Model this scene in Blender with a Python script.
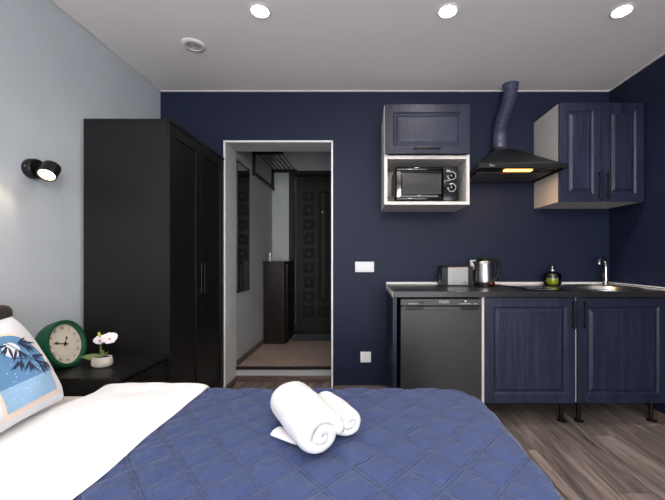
import bpy, bmesh, math, random
from mathutils import Vector, Matrix, noise
random.seed(7)
PI = math.pi
for o in list(bpy.data.objects): bpy.data.objects.remove(o)
scene = bpy.context.scene
C = scene.collection

# ---------------------------------------------------------------- camera, sky, exposure
cd = bpy.data.cameras.new('camera'); cam = bpy.data.objects.new('camera', cd); C.objects.link(cam)
cam.location = (0, 0, 1.10); cam.rotation_euler = (PI/2, 0, 0)
cd.sensor_width = 36; cd.lens = 340/665*36
cd.shift_x = (332.5-363)/665; cd.shift_y = 8/665
cd.clip_start = 0.02
scene.camera = cam
vs = scene.view_settings
vs.view_transform = 'Standard'; vs.look = 'None'; vs.gamma = 1; vs.use_curve_mapping = False
vs.exposure = 0.8
SKY = 4.2            # daylight brightness outside the window
LAMP = 15.0          # each ceiling downlight, watts
ADDED_GLOBE = 56.0         # glow of a globe added out of view as fill light
w = bpy.data.worlds.new('daylight'); scene.world = w; w.use_nodes = True
bg = w.node_tree.nodes['Background']; bg.inputs[0].default_value = (0.93, 0.95, 1.0, 1); bg.inputs[1].default_value = SKY
# tall window in the wall behind the camera, sampled as a portal
WX0, WX1, WZ0, WZ1, RY = -1.45, 1.80, 0.12, 2.36, -1.75
pl = bpy.data.lights.new('window_portal', 'AREA'); pl.shape = 'RECTANGLE'; pl.size = WX1-WX0; pl.size_y = WZ1-WZ0
pl.cycles.is_portal = True
po = bpy.data.objects.new('window_portal', pl); C.objects.link(po)
po.location = ((WX0+WX1)/2, RY+0.01, (WZ0+WZ1)/2); po.rotation_euler = (PI/2, 0, 0)

# ---------------------------------------------------------------- materials
def lin(c):
    c /= 255
    return c/12.92 if c <= .04045 else ((c+.055)/1.055)**2.4
def srgb(r, g, b): return (lin(r), lin(g), lin(b), 1)
class N:
    def __init__(s, name):
        s.m = bpy.data.materials.new(name); s.m.use_nodes = True
        s.t = s.m.node_tree; s.p = s.t.nodes['Principled BSDF']
    def n(s, typ, **kw):
        x = s.t.nodes.new(typ)
        for k, v in kw.items(): setattr(x, k, v)
        return x
    def l(s, a, b): s.t.links.new(a, b)
    def coords(s, scale=(1,1,1), kind='Object'):
        tc = s.n('ShaderNodeTexCoord'); mp = s.n('ShaderNodeMapping'); mp.inputs['Scale'].default_value = scale
        s.l(tc.outputs[kind], mp.inputs[0]); return mp.outputs[0]
    def noise(s, co, scale, detail=4, rough=.5, dist=0):
        x = s.n('ShaderNodeTexNoise'); x.inputs['Scale'].default_value = scale; x.inputs['Detail'].default_value = detail
        x.inputs['Roughness'].default_value = rough; x.inputs['Distortion'].default_value = dist
        s.l(co, x.inputs['Vector']); return x.outputs['Fac']
    def ramp(s, fac, stops):
        r = s.n('ShaderNodeValToRGB'); e = r.color_ramp.elements
        while len(e) < len(stops): e.new(.5)
        for i, (p, c) in enumerate(stops): e[i].position = p; e[i].color = c
        s.l(fac, r.inputs[0]); return r.outputs[0]
    def bump(s, h, strength, dist=.01):
        b = s.n('ShaderNodeBump'); b.inputs['Strength'].default_value = strength; b.inputs['Distance'].default_value = dist
        s.l(h, b.inputs['Height']); s.l(b.outputs[0], s.p.inputs['Normal'])
    def set(s, **kw):
        for k, v in kw.items(): s.p.inputs[k.replace('_', ' ')].default_value = v
        return s
def shade(c, f): return (c[0]*f, c[1]*f, c[2]*f, 1)
def plain(name, col, rough=.5, metal=0, var=.06, scale=30, bump=.0, spec=.5):
    k = N(name); co = k.coords()
    f = k.noise(co, scale)
    k.l(k.ramp(f, [(.3, shade(col, 1-var)), (.7, shade(col, 1+var))]), k.p.inputs['Base Color'])
    k.set(Roughness=rough, Metallic=metal); k.p.inputs['Specular IOR Level'].default_value = spec
    if bump: k.bump(k.noise(co, scale*8, 3), bump, .002)
    return k.m
def cloth(name, col, var=.04, scale=14, weave=900, bump=.3, wr=.25, sheen=.3):
    k = N(name); co = k.coords()
    f = k.noise(co, scale, 5)
    k.l(k.ramp(f, [(.3, shade(col, 1-var)), (.7, shade(col, 1+var))]), k.p.inputs['Base Color'])
    k.set(Roughness=.85); k.p.inputs['Sheen Weight'].default_value = sheen; k.p.inputs['Specular IOR Level'].default_value = .2
    a = k.noise(co, weave, 2); b = k.noise(co, scale, 4, .6, .6)
    ad = k.n('ShaderNodeMath', operation='MULTIPLY_ADD'); k.l(a, ad.inputs[0]); ad.inputs[1].default_value = bump*.15; 
    mu = k.n('ShaderNodeMath', operation='MULTIPLY'); k.l(b, mu.inputs[0]); mu.inputs[1].default_value = wr*4
    k.l(mu.outputs[0], ad.inputs[2]); k.bump(ad.outputs[0], .5, .004)
    return k.m
def quilt_mat(QL_=.110):
    k = N('blue_quilt'); co = k.coords(); uv = k.n('ShaderNodeTexCoord').outputs['UV']
    base = srgb(48, 63, 106)
    f = k.noise(co, 9, 5)
    col = k.ramp(f, [(.3, shade(base, .95)), (.7, shade(base, 1.05))])
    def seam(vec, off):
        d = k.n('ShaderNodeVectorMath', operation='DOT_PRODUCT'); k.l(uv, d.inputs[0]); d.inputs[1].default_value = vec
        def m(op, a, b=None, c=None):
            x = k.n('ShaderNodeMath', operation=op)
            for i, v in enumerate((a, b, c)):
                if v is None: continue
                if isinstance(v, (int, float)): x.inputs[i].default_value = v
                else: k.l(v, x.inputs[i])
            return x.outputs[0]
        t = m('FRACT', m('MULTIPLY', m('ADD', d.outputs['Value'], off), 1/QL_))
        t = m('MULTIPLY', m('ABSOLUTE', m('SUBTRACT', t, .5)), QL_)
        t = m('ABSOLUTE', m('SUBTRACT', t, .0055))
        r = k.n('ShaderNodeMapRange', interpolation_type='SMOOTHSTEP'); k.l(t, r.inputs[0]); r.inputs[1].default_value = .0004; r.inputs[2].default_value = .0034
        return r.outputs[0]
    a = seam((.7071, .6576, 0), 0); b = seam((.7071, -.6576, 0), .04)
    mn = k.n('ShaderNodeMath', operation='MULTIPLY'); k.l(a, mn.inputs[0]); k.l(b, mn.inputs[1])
    mx = k.n('ShaderNodeMix', data_type='RGBA'); k.l(mn.outputs[0], mx.inputs[0]); mx.inputs[6].default_value = shade(base, .86); k.l(col, mx.inputs[7])  # shade of the seams put into the colour as darker stitch lines
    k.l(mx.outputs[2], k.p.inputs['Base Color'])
    k.set(Roughness=.62); k.p.inputs['Sheen Weight'].default_value = .15; k.p.inputs['Specular IOR Level'].default_value = .3
    w1 = k.noise(co, 26, 5, .6, 1.2); w2 = k.noise(co, 900, 2)
    ad = k.n('ShaderNodeMath', operation='MULTIPLY_ADD'); k.l(w1, ad.inputs[0]); ad.inputs[1].default_value = 1.6; k.l(mn.outputs[0], ad.inputs[2])
    a2 = k.n('ShaderNodeMath', operation='MULTIPLY_ADD'); k.l(w2, a2.inputs[0]); a2.inputs[1].default_value = .06; k.l(ad.outputs[0], a2.inputs[2])
    k.bump(a2.outputs[0], .8, .0035); return k.m
def wood(name, c0, c1, c2, axis=1, rough=.45, bump=.15, sc=1.0, island=True, spec=.5):
    k = N(name); s = [14*sc]*3; s[axis] = 1.1*sc
    tc = k.n('ShaderNodeTexCoord'); oi = k.n('ShaderNodeObjectInfo')
    ad = k.n('ShaderNodeVectorMath', operation='ADD'); sc_ = k.n('ShaderNodeVectorMath', operation='SCALE')
    cm = k.n('ShaderNodeCombineXYZ'); 
    for i in range(3): k.l(oi.outputs['Random'], cm.inputs[i])
    k.l(cm.outputs[0], sc_.inputs[0]); sc_.inputs['Scale'].default_value = 37 if island else 0
    k.l(tc.outputs['Object'], ad.inputs[0]); k.l(sc_.outputs[0], ad.inputs[1])
    mp = k.n('ShaderNodeMapping'); mp.inputs['Scale'].default_value = s; k.l(ad.outputs[0], mp.inputs[0])
    f = k.noise(mp.outputs[0], 1.3, 8, .62, .9); g = k.noise(mp.outputs[0], 7, 4, .6, .2)
    mx = k.n('ShaderNodeMath', operation='MULTIPLY_ADD'); k.l(g, mx.inputs[0]); mx.inputs[1].default_value = .35; 
    sub = k.n('ShaderNodeMath', operation='SUBTRACT'); k.l(f, sub.inputs[0]); sub.inputs[1].default_value = .175
    k.l(sub.outputs[0], mx.inputs[2])
    col = k.ramp(mx.outputs[0], [(.32, c0), (.5, c1), (.68, c2)])
    hs = k.n('ShaderNodeHueSaturation'); k.l(col, hs.inputs['Color'])
    mr = k.n('ShaderNodeMapRange'); k.l(oi.outputs['Random'], mr.inputs[0]); mr.inputs[3].default_value = .88 if island else 1; mr.inputs[4].default_value = 1.10 if island else 1
    k.l(mr.outputs[0], hs.inputs['Value']); k.l(hs.outputs[0], k.p.inputs['Base Color'])
    k.set(Roughness=rough); k.p.inputs['Specular IOR Level'].default_value = spec; k.bump(mx.outputs[0], bump, .004)
    return k.m
def glow(name, col, st):
    k = N(name); k.set(Base_Color=(0.8,0.8,0.8,1)); k.p.inputs['Emission Color'].default_value = col; k.p.inputs['Emission Strength'].default_value = st
    return k.m
def glass(name, tint, rough=.02, clear=.9):
    k = N(name); t = k.t
    tr = k.n('ShaderNodeBsdfTransparent'); tr.inputs[0].default_value = tint
    gl = k.n('ShaderNodeBsdfGlossy'); gl.inputs['Roughness'].default_value = rough
    fr = k.n('ShaderNodeFresnel'); fr.inputs[0].default_value = 1.45
    mx = k.n('ShaderNodeMixShader'); k.l(fr.outputs[0], mx.inputs[0]); k.l(tr.outputs[0], mx.inputs[1]); k.l(gl.outputs[0], mx.inputs[2])
    k.l(mx.outputs[0], t.nodes['Material Output'].inputs['Surface']); return k.m

M = {}
M['navy_wall'] = plain('navy_paint', srgb(25, 32, 54), .55, 0, .05, 6, .12, .22)
M['grey_wall'] = plain('grey_blue_paint', srgb(188, 194, 200), .75, 0, .02, 6, .15)
M['hall_wall'] = plain('grey_hall_paint', srgb(169, 171, 171), .75, 0, .05, 5, .3)
M['ceiling'] = plain('ceiling_white', srgb(243, 236, 233), .6, 0, .01, 3)
M['white_trim'] = plain('white_trim', srgb(226, 224, 222), .4, 0, .01)
M['plank'] = wood('grey_oak_plank', srgb(66, 58, 55), srgb(112, 101, 96), srgb(148, 135, 129), 1, .42, .12)
M['baseboard'] = wood('grey_oak_board', srgb(70, 58, 53), srgb(100, 84, 77), srgb(124, 108, 100), 0, .5, .1)
M['hall_tile'] = wood('striped_tile', srgb(135, 121, 110), srgb(152, 135, 124), srgb(166, 150, 137), 1, .5, .06, 4)
M['jamb'] = plain('jamb_paint', srgb(192, 193, 192), .7, 0, .03, 5, .2)
M['cornice'] = plain('cornice_white', srgb(205, 199, 196), .5, 0, .01)
M['groove'] = plain('dark_joint', srgb(60, 52, 48), .9)
M['dark_brown'] = wood('wenge', srgb(17, 12, 10), srgb(26, 19, 17), srgb(36, 27, 24), 2, .58, .2, spec=.30)
M['hall_cabinet'] = wood('wenge_board', srgb(22, 15, 15), srgb(31, 21, 20), srgb(38, 27, 25), 2, .4, .05, spec=.18)
M['black_wood'] = plain('black_stained_board', srgb(18, 17, 17), .42, 0, .08, 40, .15, .35)
M['navy_oak'] = wood('navy_embossed_oak', srgb(22, 26, 43), srgb(29, 33, 53), srgb(39, 43, 64), 2, .40, .55, 1.6, spec=.36)
M['white_board'] = plain('white_board', srgb(202, 197, 192), .45, 0, .02)
M['black_plastic'] = plain('black_plastic', srgb(11, 11, 12), .38, 0, .1, 30, 0, .3)
M['black_gloss'] = plain('black_gloss', srgb(10, 10, 12), .07, 0, .1)
M['black_metal'] = plain('black_metal', srgb(20, 18, 18), .4, .3, .1)
M['hood_black'] = plain('black_enamel', srgb(18, 18, 19), .4, 0, .06, 30, 0, .3)
M['steel'] = plain('brushed_steel', (.46, .45, .44, 1), .26, 1, .06, 12)
M['steel_dark'] = plain('toaster_steel', (.26, .25, .245, 1), .42, 1, .06, 12)
M['chrome'] = plain('chrome', (.75, .75, .76, 1), .08, 1, .02)
M['duct'] = plain('duct_paint', srgb(80, 82, 106), .36, .35, .06, 30)
M['fridge'] = plain('graphite_steel', (.042, .039, .040, 1), .36, .45, .05, 10)
M['fridge_strip'] = plain('graphite_strip', (.05, .049, .05, 1), .4, .45, .05, 10)
M['print_light'] = plain('light_print', srgb(190, 190, 195), .5)
M['print_dark'] = plain('dark_print', srgb(40, 38, 40), .6)
M['green_led'] = glow('green_indicator', (.05, .7, .4, 1), .25)
M['red_switch'] = plain('red_switch', srgb(170, 30, 25), .4)
M['white_plastic'] = plain('white_plastic', srgb(232, 230, 230), .35, 0, .01)
M['screw'] = plain('grey_metal', (.5, .5, .5, 1), .3, 1)
def _counter():
    k = N('dark_stone_laminate'); co = k.coords()
    f = k.noise(co, 420, 2, .7)
    k.l(k.ramp(f, [(.42, srgb(22, 20, 22)), (.55, srgb(34, 32, 33)), (.68, srgb(59, 55, 55))]), k.p.inputs['Base Color'])
    k.set(Roughness=.3); k.bump(f, .05, .001); return k.m
M['counter'] = _counter()
M['lamp_lit'] = glow('downlight_disc', (1, .95, .88, 1), 14)
M['added_globe_lit'] = glow('added_globe', (1, .95, .89, 1), ADDED_GLOBE)
M['sconce_lit'] = glow('sconce_disc', (1, .70, .40, 1), 5)
M['hood_lit'] = glow('hood_lamp', (1, .42, .08, 1), 2.3)
M['vent_grey'] = plain('vent_plastic', srgb(196, 184, 178), .6)
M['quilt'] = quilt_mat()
M['white_cloth'] = cloth('white_linen', srgb(238, 237, 238), .01, 7, 800, .3, .30, .1)
M['sheet'] = cloth('cream_sheet', srgb(210, 199, 193), .02, 7, 800, .3, .15, .1)
M['pillow'] = cloth('white_pillowcase', srgb(232, 231, 236), .02, 9, 800, .35, .35, .1)
M['terry'] = cloth('white_terry', srgb(222, 221, 222), .02, 60, 500, 3.0, .5, .2)
M['brown_fabric'] = cloth('brown_upholstery', srgb(48, 38, 34), .12, 60, 700, .8, .1, .2)
M['print_blue'] = cloth('print_blue', srgb(99, 145, 188), .05, 20, 800, .3, .1, .1)
def _snow():
    k = N('print_pale_blue'); co = k.coords()
    v = k.n('ShaderNodeTexVoronoi'); v.inputs['Scale'].default_value = 90; k.l(co, v.inputs['Vector'])
    k.l(k.ramp(v.outputs['Distance'], [(.10, srgb(225,235,245)), (.2, srgb(150,188,222))]), k.p.inputs['Base Color']); k.set(Roughness=.85); return k.m
M['print_snow'] = _snow()
M['print_peach'] = cloth('print_peach', srgb(243, 222, 206), .02, 20, 800, .3, .1, .1)
M['print_navy'] = cloth('print_navy', srgb(38, 46, 77), .05, 20, 800, .3, .1, .1)
M['print_white'] = cloth('print_white', srgb(236, 238, 244), .05, 20, 800, .3, .1, .1)
M['green'] = plain('green_lacquer', srgb(9, 72, 47), .45, 0, .04)
M['ivory'] = plain('ivory_dial', srgb(216, 207, 192), .6, 0, .01)
M['dial_line'] = plain('dial_line', srgb(190, 178, 164), .6)
M['pot'] = plain('cream_ceramic', srgb(192, 182, 171), .4, 0, .03)
M['soil'] = plain('dark_soil', srgb(50, 36, 30), .95, 0, .3, 200, .5)
M['leaf'] = plain('orchid_leaf', srgb(94, 115, 63), .45, 0, .15, 30)
M['stem'] = plain('orchid_stem', srgb(120, 130, 70), .5, 0, .1)
M['petal'] = plain('orchid_petal', srgb(238, 230, 230), .6, 0, .03)
M['petal_core'] = plain('orchid_lip', srgb(190, 110, 110), .6)
M['bud'] = plain('orchid_bud', srgb(186, 178, 60), .5)
M['smoke_glass'] = glass('smoky_glass', (.80, .82, .80, 1))
M['soap'] = plain('yellow_green_soap', srgb(200, 200, 24), .15, 0, .05)
M['pane'] = glass('window_glass', (.97, .98, .98, 1))
k = N('mirror_silver'); k.set(Base_Color=(.72, .72, .72, 1), Metallic=1.0, Roughness=.03); M['mirror'] = k.m
M['filter'] = plain('hood_filter', (.10, .09, .085, 1), .35, .7)
M['mat'] = cloth('dark_mat', srgb(44, 46, 58), .2, 80, 400, 2, .1, .1)
M['oven_glass'] = plain('microwave_window', srgb(44, 44, 47), .10, 0, .03)
M['brass'] = plain('peephole', (.7, .6, .5, 1), .25, 1)
M['cord'] = plain('black_cord', srgb(14, 14, 15), .5)

# ---------------------------------------------------------------- mesh helpers
def box(bm, x0, x1, y0, y1, z0, z1, bev=0, seg=2):
    t = bmesh.new()
    bmesh.ops.create_cube(t, size=1, matrix=Matrix.Translation(((x0+x1)/2, (y0+y1)/2, (z0+z1)/2)) @ Matrix.Diagonal((x1-x0, y1-y0, z1-z0, 1)))
    if bev: bmesh.ops.bevel(t, geom=list(t.edges), offset=bev, segments=seg, profile=.5, affect='EDGES', clamp_overlap=True)
    merge(bm, t); return bm
def merge(bm, t, mat=None):
    if mat is not None: t.transform(mat)
    me = bpy.data.meshes.new('tmp'); t.to_mesh(me); t.free(); bm.from_mesh(me); bpy.data.meshes.remove(me)
def B(*a, **k): return box(bmesh.new(), *a, **k)
def frame_axes(d):
    d = d.normalized(); up = Vector((0,0,1)) if abs(d.z) < .95 else Vector((1,0,0))
    a = d.cross(up).normalized(); return a, a.cross(d).normalized()
def tube(bm, pts, r, n=10, cap=True):
    pts = [Vector(p) for p in pts]; rings = []
    rs = r if isinstance(r, (list, tuple)) else [r]*len(pts)
    a = None
    for i, p in enumerate(pts):
        d = (pts[min(i+1, len(pts)-1)] - pts[max(i-1, 0)])
        if a is None: a, b = frame_axes(d)
        else:
            dn = d.normalized(); a = (a - dn*a.dot(dn)).normalized(); b = a.cross(dn).normalized()
        rings.append([bm.verts.new(p + (a*math.cos(t) + b*math.sin(t))*rs[i]) for t in [2*PI*j/n for j in range(n)]])
    for u, v in zip(rings, rings[1:]):
        for j in range(n): bm.faces.new((u[j], u[(j+1)%n], v[(j+1)%n], v[j]))
    if cap: bm.faces.new(rings[0]); bm.faces.new(rings[-1])
    return bm
def T(pts, r, n=10): return tube(bmesh.new(), pts, r, n)
def lathe(bm, prof, n=32, mat=None, closed=False):
    t = bmesh.new(); rings = []
    for r, z in prof:
        if r < 1e-6: rings.append([t.verts.new((0, 0, z))])
        else: rings.append([t.verts.new((r*math.cos(2*PI*j/n), r*math.sin(2*PI*j/n), z)) for j in range(n)])
    for u, v in zip(rings, rings[1:]):
        for j in range(n):
            q = [u[j % len(u)], u[(j+1) % len(u)], v[(j+1) % len(v)], v[j % len(v)]]
            q = list(dict.fromkeys(q))
            if len(q) > 2: t.faces.new(q)
    merge(bm, t, mat); return bm
def L(prof, n=32, mat=None): return lathe(bmesh.new(), prof, n, mat)
def at(x, y, z): return Matrix.Translation((x, y, z))
def rings_panel(bm, w, h, rings, cap=True):
    """nested rectangles in the XZ plane facing -Y; rings = [(inset, y)]"""
    prev = None
    for ins, y in rings:
        v = [bm.verts.new(p) for p in ((ins, y, ins), (w-ins, y, ins), (w-ins, y, h-ins), (ins, y, h-ins))]
        if prev:
            for j in range(4): bm.faces.new((prev[j], prev[(j+1)%4], v[(j+1)%4], v[j]))
        prev = v
    if cap: bm.faces.new(prev)
    return bm
def grid_mesh(bm, nu, nv, f, uclosed=False):
    g = [[bm.verts.new(f(i/(nu-1) if not uclosed else i/nu, j/(nv-1))) for j in range(nv)] for i in range(nu)]
    for i in range(nu if uclosed else nu-1):
        for j in range(nv-1):
            bm.faces.new((g[i][j], g[(i+1)%nu][j], g[(i+1)%nu][j+1], g[i][j+1]))
    return bm

def base_of(o):
    v = Vector((0,0,0))
    while o is not None: v += o.location; o = o.parent
    return v
def obj(name, bm, mat, parent=None, smooth=False, base=None, mtx=None):
    """bm is in room coordinates; parent's base (or given base) becomes the origin"""
    if mtx is not None: bm.transform(mtx)
    o_loc = base_of(parent) if parent else Vector(base or (0, 0, 0))
    bmesh.ops.recalc_face_normals(bm, faces=bm.faces)
    bmesh.ops.translate(bm, verts=bm.verts, vec=-o_loc)
    me = bpy.data.meshes.new(name); bm.to_mesh(me); bm.free()
    if smooth:
        me.polygons.foreach_set('use_smooth', [True]*len(me.polygons))
        if smooth != 'all': me.set_sharp_from_angle(angle=math.radians(40))
    me.materials.append(M[mat] if isinstance(mat, str) else mat)
    o = bpy.data.objects.new(name, me); C.objects.link(o)
    if parent: o.parent = parent
    else: o.location = o_loc
    return o
def tag(o, label, cat, group=None):
    o['label'] = label; o['category'] = cat
    if group: o['group'] = group
    return o
def thing(name, label, cat, loc, group=None):
    o = bpy.data.objects.new(name, None); C.objects.link(o); o.location = loc; o.empty_display_size = .05
    return tag(o, label, cat, group)
def struct(name, bm, mat, label=None, **k):
    o = obj(name, bm, mat, **k); o['kind'] = 'structure'
    if label: o['label'] = label
    return o
def text(name, s, size, mat, parent, mtx, extr=.0003, bold=0):
    cu = bpy.data.curves.new('t', 'FONT'); cu.body = s; cu.size = size; cu.align_x = 'CENTER'; cu.align_y = 'CENTER'; cu.extrude = extr; cu.offset = bold
    t = bpy.data.objects.new('t', cu); C.objects.link(t)
    me = bpy.data.meshes.new_from_object(t); bm = bmesh.new(); bm.from_mesh(me)
    bpy.data.objects.remove(t); bpy.data.curves.remove(cu); bpy.data.meshes.remove(me)
    return obj(name, bm, mat, parent, mtx=mtx)
FRONT = Matrix(((1,0,0,0),(0,0,-1,0),(0,1,0,0),(0,0,0,1)))      # text in XY -> XZ plane facing -Y

# ---------------------------------------------------------------- room shell
XL, XR, YB, H = -1.662, 2.02, 2.79, 2.47
DX0, DX1, DZ, YT = -1.135, -0.255, 2.055, 3.03                  # doorway opening, wall back face
bm = bmesh.new()
box(bm, XL-.12, DX0, YB, YT, -.1, H+.1); box(bm, DX1, XR+.12, YB, YT, -.1, H+.1); box(bm, DX0, DX1, YB, YT, DZ, H+.1)
wall_back = struct('wall_back', bm, 'navy_wall', 'navy painted wall with the doorway')
# grey plaster lining of the doorway, flush boards on both jambs and lintel
bm = bmesh.new()
box(bm, DX0, DX0+.006, YB+.002, YT, 0, DZ-.006); box(bm, DX1-.006, DX1, YB+.002, YT, 0, DZ-.006); box(bm, DX0, DX1, YB+.002, YT, DZ-.006, DZ)
o = obj('doorway_lining', bm, 'jamb', wall_back)
struct('wall_left', B(XL-.12, XL, RY-.2, YB, -.1, H+.1), 'grey_wall', 'pale grey-blue wall beside the bed')
struct('wall_right', B(XR, XR+.12, RY-.2, YB, -.1, H+.1), 'navy_wall', 'navy wall beside the sink')
struct('ceiling', B(XL, XR, RY, YB, H, H+.1), 'ceiling', 'white ceiling with downlights')
bm = bmesh.new()
box(bm, XL, XR, RY-.2, RY, -.1, WZ0); box(bm, XL, XR, RY-.2, RY, WZ1, H+.1); box(bm, XL, WX0, RY-.2, RY, WZ0, WZ1); box(bm, WX1, XR, RY-.2, RY, WZ0, WZ1)
struct('wall_rear', bm, 'grey_wall', 'grey-blue wall with the window')
win = struct('window_1', B(WX0, WX1, RY-.03, RY+.12, WZ0-.03, WZ0, .005), 'white_trim', 'white framed window', base=(WX0, RY, WZ0))
for i in range(2):
    a = WX0 + i*(WX1-WX0)/2; b = a + (WX1-WX0)/2
    bm = bmesh.new(); yy = RY-.11
    box(bm, a, a+.06, yy, yy+.06, WZ0, WZ1); box(bm, b-.06, b, yy, yy+.06, WZ0, WZ1); box(bm, a, b, yy, yy+.06, WZ0, WZ0+.06); box(bm, a, b, yy, yy+.06, WZ1-.06, WZ1)
    s = obj('sash', bm, 'white_trim', win); obj('pane', B(a+.06, b-.06, yy+.028, yy+.034, WZ0+.06, WZ1-.06), 'pane', s)

# floor: sub-floor with loose planks running along Y
floor = struct('floor', B(XL, XR, RY, YT, -.1, -.012), 'groove', 'grey-brown wood plank floor')
PW, PLEN = .192, 1.285
i = 0; x = XL - .03
meshes = {}
def plank(x0, x1, y0, y1):
    key = (round(x1-x0, 3), round(y1-y0, 3))
    if key not in meshes:
        bm = B(-(x1-x0)/2+.0008, (x1-x0)/2-.0008, -(y1-y0)/2+.0008, (y1-y0)/2-.0008, -.012, 0, .0012, 1)
        me = bpy.data.meshes.new('plank'); bm.to_mesh(me); bm.free(); me.materials.append(M['plank']); meshes[key] = me
    o = bpy.data.objects.new('plank', meshes[key]); C.objects.link(o); o.parent = floor; o.location = ((x0+x1)/2, (y0+y1)/2, 0)
offs = [0, .52, .9, .3, .74, .12, .61, .4]
while x < XR:
    x0, x1 = max(x, XL), min(x+PW, XR)
    y = RY - offs[i % 8]*PLEN
    while y < YB:
        y0, y1 = max(y, RY), min(y+PLEN, YB)
        if x1-x0 > .02 and y1-y0 > .03: plank(x0, x1, y0, y1)
        y += PLEN
    a, b = max(x0, DX0+.006), min(x1, DX1-.006)
    if b-a > .02: plank(a, b, YB, YT)
    x += PW; i += 1
# baseboards
def bb(name, bm): return struct(name, bm, 'baseboard', 'low grey oak baseboard')
bb('baseboard_right', B(XR-.016, XR, RY, YB, 0, .055, .003))
bb('baseboard_left', B(XL, XL+.016, RY, YB-.02, 0, .055, .003))
bb('baseboard_back', B(DX1+.02, XR-.016, YB-.016, YB, 0, .055, .003))
bb('baseboard_jamb', B(DX0+.006, DX0+.02, YB, YT-.016, 0, .052))
bb('baseboard_step', B(DX0+.006, DX1-.006, YT-.016, YT, 0, .052))
# thin white cornice strips
struct('trim_1', B(XL, XR, YB-.010, YB, H-.008, H), 'cornice', 'thin white cornice strip on navy wall')
struct('trim_2', B(XL, XL+.010, RY, YB-.010, H-.008, H), 'cornice', 'thin white cornice strip on pale wall')
struct('trim_3', B(XR-.010, XR, RY, YB-.010, H-.008, H), 'cornice', 'thin white cornice strip above the sink side')
# white corner profile round the doorway
bm = bmesh.new(); e = .009
box(bm, DX0-e, DX0+.004, YB-.003, YB+.02, 0, DZ+e); box(bm, DX1-.004, DX1+e, YB-.003, YB+.02, 0, DZ+e); box(bm, DX0, DX1, YB-.003, YB+.02, DZ-.004, DZ+e)
struct('trim_4', bm, 'white_trim', 'white corner profile around the doorway')

# ---------------------------------------------------------------- hallway
HY, HX1, HF, HH = 4.25, .55, .13, 2.43
struct('wall_hall_left', B(DX0-.12, DX0, YT, HY+.3, 0, HH+.1), 'hall_wall', 'grey hallway wall')
struct('wall_hall_right', B(HX1, HX1+.1, YT, HY+.3, 0, HH+.1), 'hall_wall', 'grey hallway wall behind the doorway')
bm = bmesh.new(); HDX0, HDX1, HDZ = -.925, .06, 2.19
box(bm, DX0, HDX0, HY, HY+.3, 0, HH+.1); box(bm, HDX1, HX1, HY, HY+.3, 0, HH+.1); box(bm, HDX0, HDX1, HY, HY+.3, HDZ, HH+.1)
struct('wall_hall_back', bm, 'hall_wall', 'grey wall around the entrance door')
struct('ceiling_hall', B(DX0, HX1, YT, HY, HH, HH+.1), 'ceiling', 'hallway ceiling')
hf = struct('floor_hall', B(DX0, HX1, YT, HY+.3, 0, HF-.008), 'hall_wall', 'raised hallway floor with pale riser')
me = None
ty = YT+.012
for r, (y0, y1) in enumerate([(YT+.012, 3.435), (3.435, 3.84), (3.84, 4.25), (4.25, 4.50)]):
    for c in range(3):
        x0 = DX0 + c*.562; x1 = min(x0+.562, HX1)
        if r == 3: x0, x1 = max(x0, HDX0+.002), min(x1, HDX1-.002)
        if x1-x0 < .03: continue
        obj('floor_tile', B(x0+.001, x1-.001, y0+.001, y1-.001, HF-.008, HF, .001, 1), 'hall_tile', hf)
obj('step_edge', B(DX0+.002, DX1-.002, YT-.012, YT+.012, HF-.022, HF+.002, .003), 'dark_brown', hf)
bb('baseboard_hall_left', B(DX0, DX0+.014, YT+.013, HY, HF, HF+.055, .003))

# entrance door
door = struct('door_1', B(-.86, .0, 4.37, 4.42, HF+.02, HF+2.01), 'dark_brown', 'dark brown entrance door with embossed squares', base=(-.43, 4.37, HF))
bm = bmesh.new()
box(bm, HDX0, -.865, HY-.012, 4.45, HF, HDZ, .006); box(bm, .005, HDX1, HY-.012, 4.45, HF, HDZ, .006); box(bm, -.865, .005, HY-.012, 4.45, HF+2.012, HDZ, .006); box(bm, -.865, .005, HY+.05, 4.45, HF, HF+.018)
obj('door_frame', bm, 'dark_brown', door)
s_ = 4.37/340
def emb(px0, px1, py0, py1):
    x0, x1 = px0, px1; z0, z1 = py0, py1; w_, h_ = x1-x0, z1-z0
    bm = rings_panel(bmesh.new(), w_, h_, [(0, 0), (.008, -.010), (.02, -.010), (.03, -.003), (.04, -.008)])
    obj('embossed_panel', bm, 'dark_brown', door, mtx=at(x0, 4.37, z0))
for r in range(9):
    z = .345 + r*.186
    for x0 in (-.765, -.235): emb(x0, x0+.14, z, z+.135)
for x0 in (-.58, -.415):
    emb(x0, x0+.14, .345, .48); emb(x0, x0+.14, .531, 1.968)
obj('peephole', L([(0, 0), (.014, 0), (.014, .01), (.008, .014), (0, .014)], 16, at(-.52, 4.37, 1.69) @ Matrix.Rotation(PI/2, 4, 'X')), 'brass', door, smooth=True)
obj('keyhole_plate', B(-.07, -.03, 4.362, 4.37, 1.05, 1.25, .004), 'steel', door)
bm = L([(0,0),(.03,0),(.03,.01),(.012,.014),(.012,.05)], 20, at(-.05, 4.362, 1.2) @ Matrix.Rotation(PI/2, 4, 'X')); tube(bm, [(-.05, 4.315, 1.2), (-.17, 4.315, 1.2)], .01)
obj('door_handle', bm, 'steel', door, smooth=True)
struct_mat = tag(obj('door_mat', B(-.84, -.02, 3.98, 4.24, HF, HF+.010, .004), 'mat', base=(-.43, 4.1, HF)), 'dark rectangular doormat before the entrance door', 'doormat')

# hallway mirror
mir = thing('wall_mirror', 'tall frameless mirror on the grey hallway wall', 'mirror', (DX0, 3.2, .79))
obj('mirror_glass', B(DX0+.006, DX0+.011, 3.045, 3.37, .79, 1.985), 'mirror', mir)
obj('backing', B(DX0, DX0+.006, 3.043, 3.375, .785, 1.99), 'black_plastic', mir)

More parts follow.
